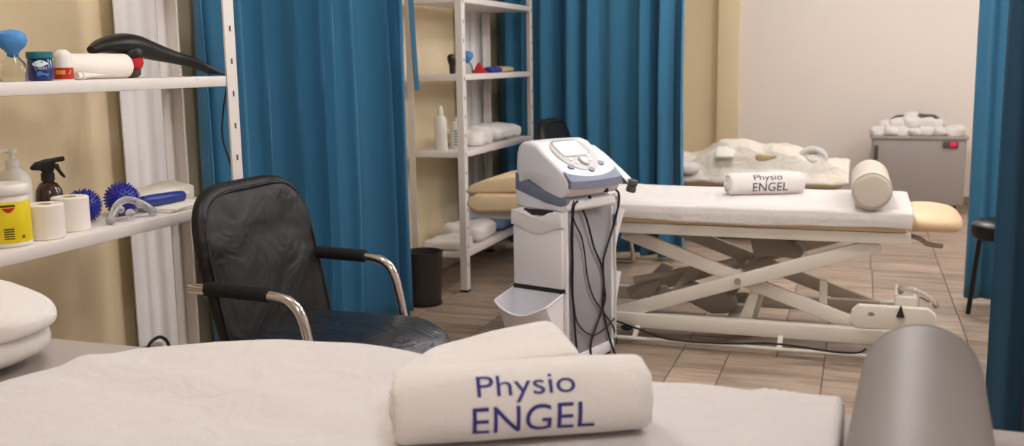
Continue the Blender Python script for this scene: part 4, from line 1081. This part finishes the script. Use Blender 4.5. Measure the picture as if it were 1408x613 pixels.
# ------------------------------------------------------------------ items on the far rack
Z1, Z2, Z3 = 1.235, .805, .232
cup(-2.22, 5.58, Z1, 'clear cupping glass with blue bulb on the far rack', 1.0)
mb = MB(); mb.lathe([(.001, 0), (.016, 0), (.018, .05), (.026, .07), (.030, .095), (.022, .112), (.001, .116)], (-2.26, 5.44, Z1), 20); tag(link('small_bottle', mb, 'stool_seat'), 'small dark bulb-topped bottle on the far rack behind its post', 'bottle')
mb = MB(); mb.lathe([(.001, 0), (.045, 0), (.048, .012), (.030, .022), (.014, .05), (.008, .062), (.001, .064)], (-2.20, 5.72, Z1), 24); tag(link('plastic_cone', mb, 'red'), 'small red cone on the upper shelf of the far rack', 'cone')
for k, (x, y, lab) in enumerate(((-2.17, 5.83, 'round blue knob next to the red cone, far rack'), (-2.18, 5.95, 'round blue knob further along from the red cone, far rack'))):
    mb = MB(); mb.blob((x, y, Z1+.018), (.04, .045, .018), .7, nu=20, nv=12, flat=Z1+.0005); tag(link('massage_pad', mb, 'blue_roller'), lab, 'massage pad', 'blue pads on the far rack')
mb = MB(); mb.blob((-2.2, 6.15, Z1+.017), (.06, .10, .018), .7, .01, 10, 2, 24, 14, flat=Z1+.0005); tag(link('folded_cloth', mb, 'tan'), 'tan cloth on the upper shelf of the far rack', 'cloth')
t = thing('squeeze_bottle', 'tall slim white bottle on the middle shelf of the far rack', 'bottle', (-2.27, 5.27, Z2))
mb = MB(); mb.lathe([(.001, 0), (.035, 0), (.038, .004), (.038, .17), (.030, .19), (.014, .20), (.001, .20)], seg=24); link('bottle_body', mb, 'white_plastic', t, True)
mb = MB(); mb.lathe([(.001, .197), (.017, .197), (.015, .245), (.011, .252), (.001, .252)], seg=20); link('cap', mb, 'white_plastic', t, True)
t = thing('gel_bottle', 'white printed gel bottle beside the tall slim one, far rack', 'bottle', (-2.22, 5.40, Z2))
mb = MB(); mb.lathe([(.001, 0), (.042, 0), (.045, .004), (.045, .13), (.036, .15), (.018, .158), (.001, .158)], seg=24); gb = link('bottle_body', mb, 'white_plastic', t, True)
mb = MB(); mb.lathe([(.001, .155), (.018, .155), (.018, .18), (.001, .18)], seg=20); link('cap', mb, 'white_plastic', t, True)
mb = MB(); a5 = math.atan2(-5.4, 2.2)
for k in range(6): patch(.0453, a5, [(-.02+.002*i, .02+.016*k, .028+.016*k) for i in range(16 if k % 2 else 20)], mb)
link('label_print', mb, 'mach_band', gb, True)
for k, (x, y, w, l, h, lab) in enumerate(((-2.25, 5.66, .12, .175, .05, 'nearest white cloth heap on the middle shelf, far rack'), (-2.24, 6.01, .12, .155, .047, 'white cloth heap in the middle of the middle shelf, far rack'), (-2.25, 6.28, .10, .09, .042, 'farthest white cloth heap on the middle shelf, far rack'))):
    mb = MB(); mb.blob((x, y, Z2+h*.9), (w, l, h), .6, .03, 8, k+3, 44, 22, flat=Z2+.001); tag(link('cloth_heap', mb, 'terry2'), lab, 'cloth', 'white cloths on the middle shelf of the far rack')
for k, (x, y, w, l, h, lab) in enumerate(((-2.26, 5.31, .13, .12, .030, 'low folded white towel on the bottom shelf, far rack'), (-2.24, 5.62, .13, .19, .055, 'higher folded white towel pile on the bottom shelf, far rack'))):
    mb = MB(); mb.blob((x, y, Z3+h*.9), (w, l, h), .5, .028, 9, k+11, 44, 22, flat=Z3+.001); tag(link('folded_towel', mb, 'terry2'), lab, 'towel', 'white towels on the bottom shelf of the far rack')
mb = MB(); mb.blob((-2.24, 6.04, Z3+.04), (.13, .20, .045), .6, .025, 8, 4, 40, 20, flat=Z3+.001); tag(link('folded_cloth', mb, 'bluegrey'), 'blue grey folded cloth on the bottom shelf, far rack', 'cloth')

# ------------------------------------------------------------------ ceiling lamps
LAMPS = [(-1.25, 1.9, 19), (.35, .2, 25), (-.35, 3.5, 22), (1.0, 3.7, 20), (-.45, 5.5, 23), (1.9, 5.0, 28), (.1, 7.5, 28), (1.9, 7.4, 25)]
NM = ['nearest the camera, left', 'nearest the camera, right', 'in front of the near blue curtain', 'above the aisle right of the machine', 'beyond the far cream table', 'at the right wall', 'in front of the back wall', 'in the far right corner']
for k, (x, y, p) in enumerate(LAMPS):
    t = thing('ceiling_lamp', 'round white ceiling lamp '+NM[k], 'ceiling lamp', (x, y, CZ-.10), 0, 'round ceiling lamps')
    mb = MB(); mb.lathe([(.001, .10), (.17, .10), (.17, .075), (.001, .075)], seg=36); link('mount', mb, 'rack', t, True)
    mb = MB(); mb.lathe([(.16, .078), (.165, .05), (.14, .02), (.09, .003), (.001, 0)], seg=36); link('lamp_shade', mb, 'diffuser', t, True)
    ld = bpy.data.lights.new('lamp_glow', 'POINT'); ld.shadow_soft_size = .13; ld.energy = p; ld.color = (.95, .965, 1.03)
    lo = bpy.data.objects.new('lamp_glow', ld); COL.objects.link(lo); lo.location = (x, y, CZ-.26)

w = bpy.data.worlds.new('world'); SC.world = w; w.use_nodes = True
w.node_tree.nodes['Background'].inputs[0].default_value = (1, .92, .84, 1); w.node_tree.nodes['Background'].inputs[1].default_value = .3

# ------------------------------------------------------------------ camera
f_px = 1370.0
yaw = radians(19.3); pt = atan(221.5/f_px); ro = radians(.84)
F = Vector((-sin(yaw)*cos(pt), cos(yaw)*cos(pt), -sin(pt))); R_ = Vector((cos(yaw), sin(yaw), 0)); U_ = R_.cross(F)
Rr = R_*cos(ro)-U_*sin(ro); Ur = U_*cos(ro)+R_*sin(ro)
cam = bpy.data.cameras.new('camera'); co = bpy.data.objects.new('camera', cam); COL.objects.link(co)
mt = Matrix((Rr, Ur, -F)).transposed().to_4x4(); mt.translation = Vector((0, 0, 1.3)); co.matrix_world = mt
cam.sensor_fit = 'HORIZONTAL'; cam.sensor_width = 36; cam.lens = f_px/1408*36
cam.clip_start = .05; cam.clip_end = 60
cam.dof.use_dof = True; cam.dof.focus_distance = 2.7; cam.dof.aperture_fstop = 4.5
SC.camera = co
vs = SC.view_settings; SC.display_settings.display_device = 'sRGB'
vs.view_transform = 'Standard'; vs.look = 'None'; vs.gamma = 1; vs.exposure = 0.32; vs.use_curve_mapping = False
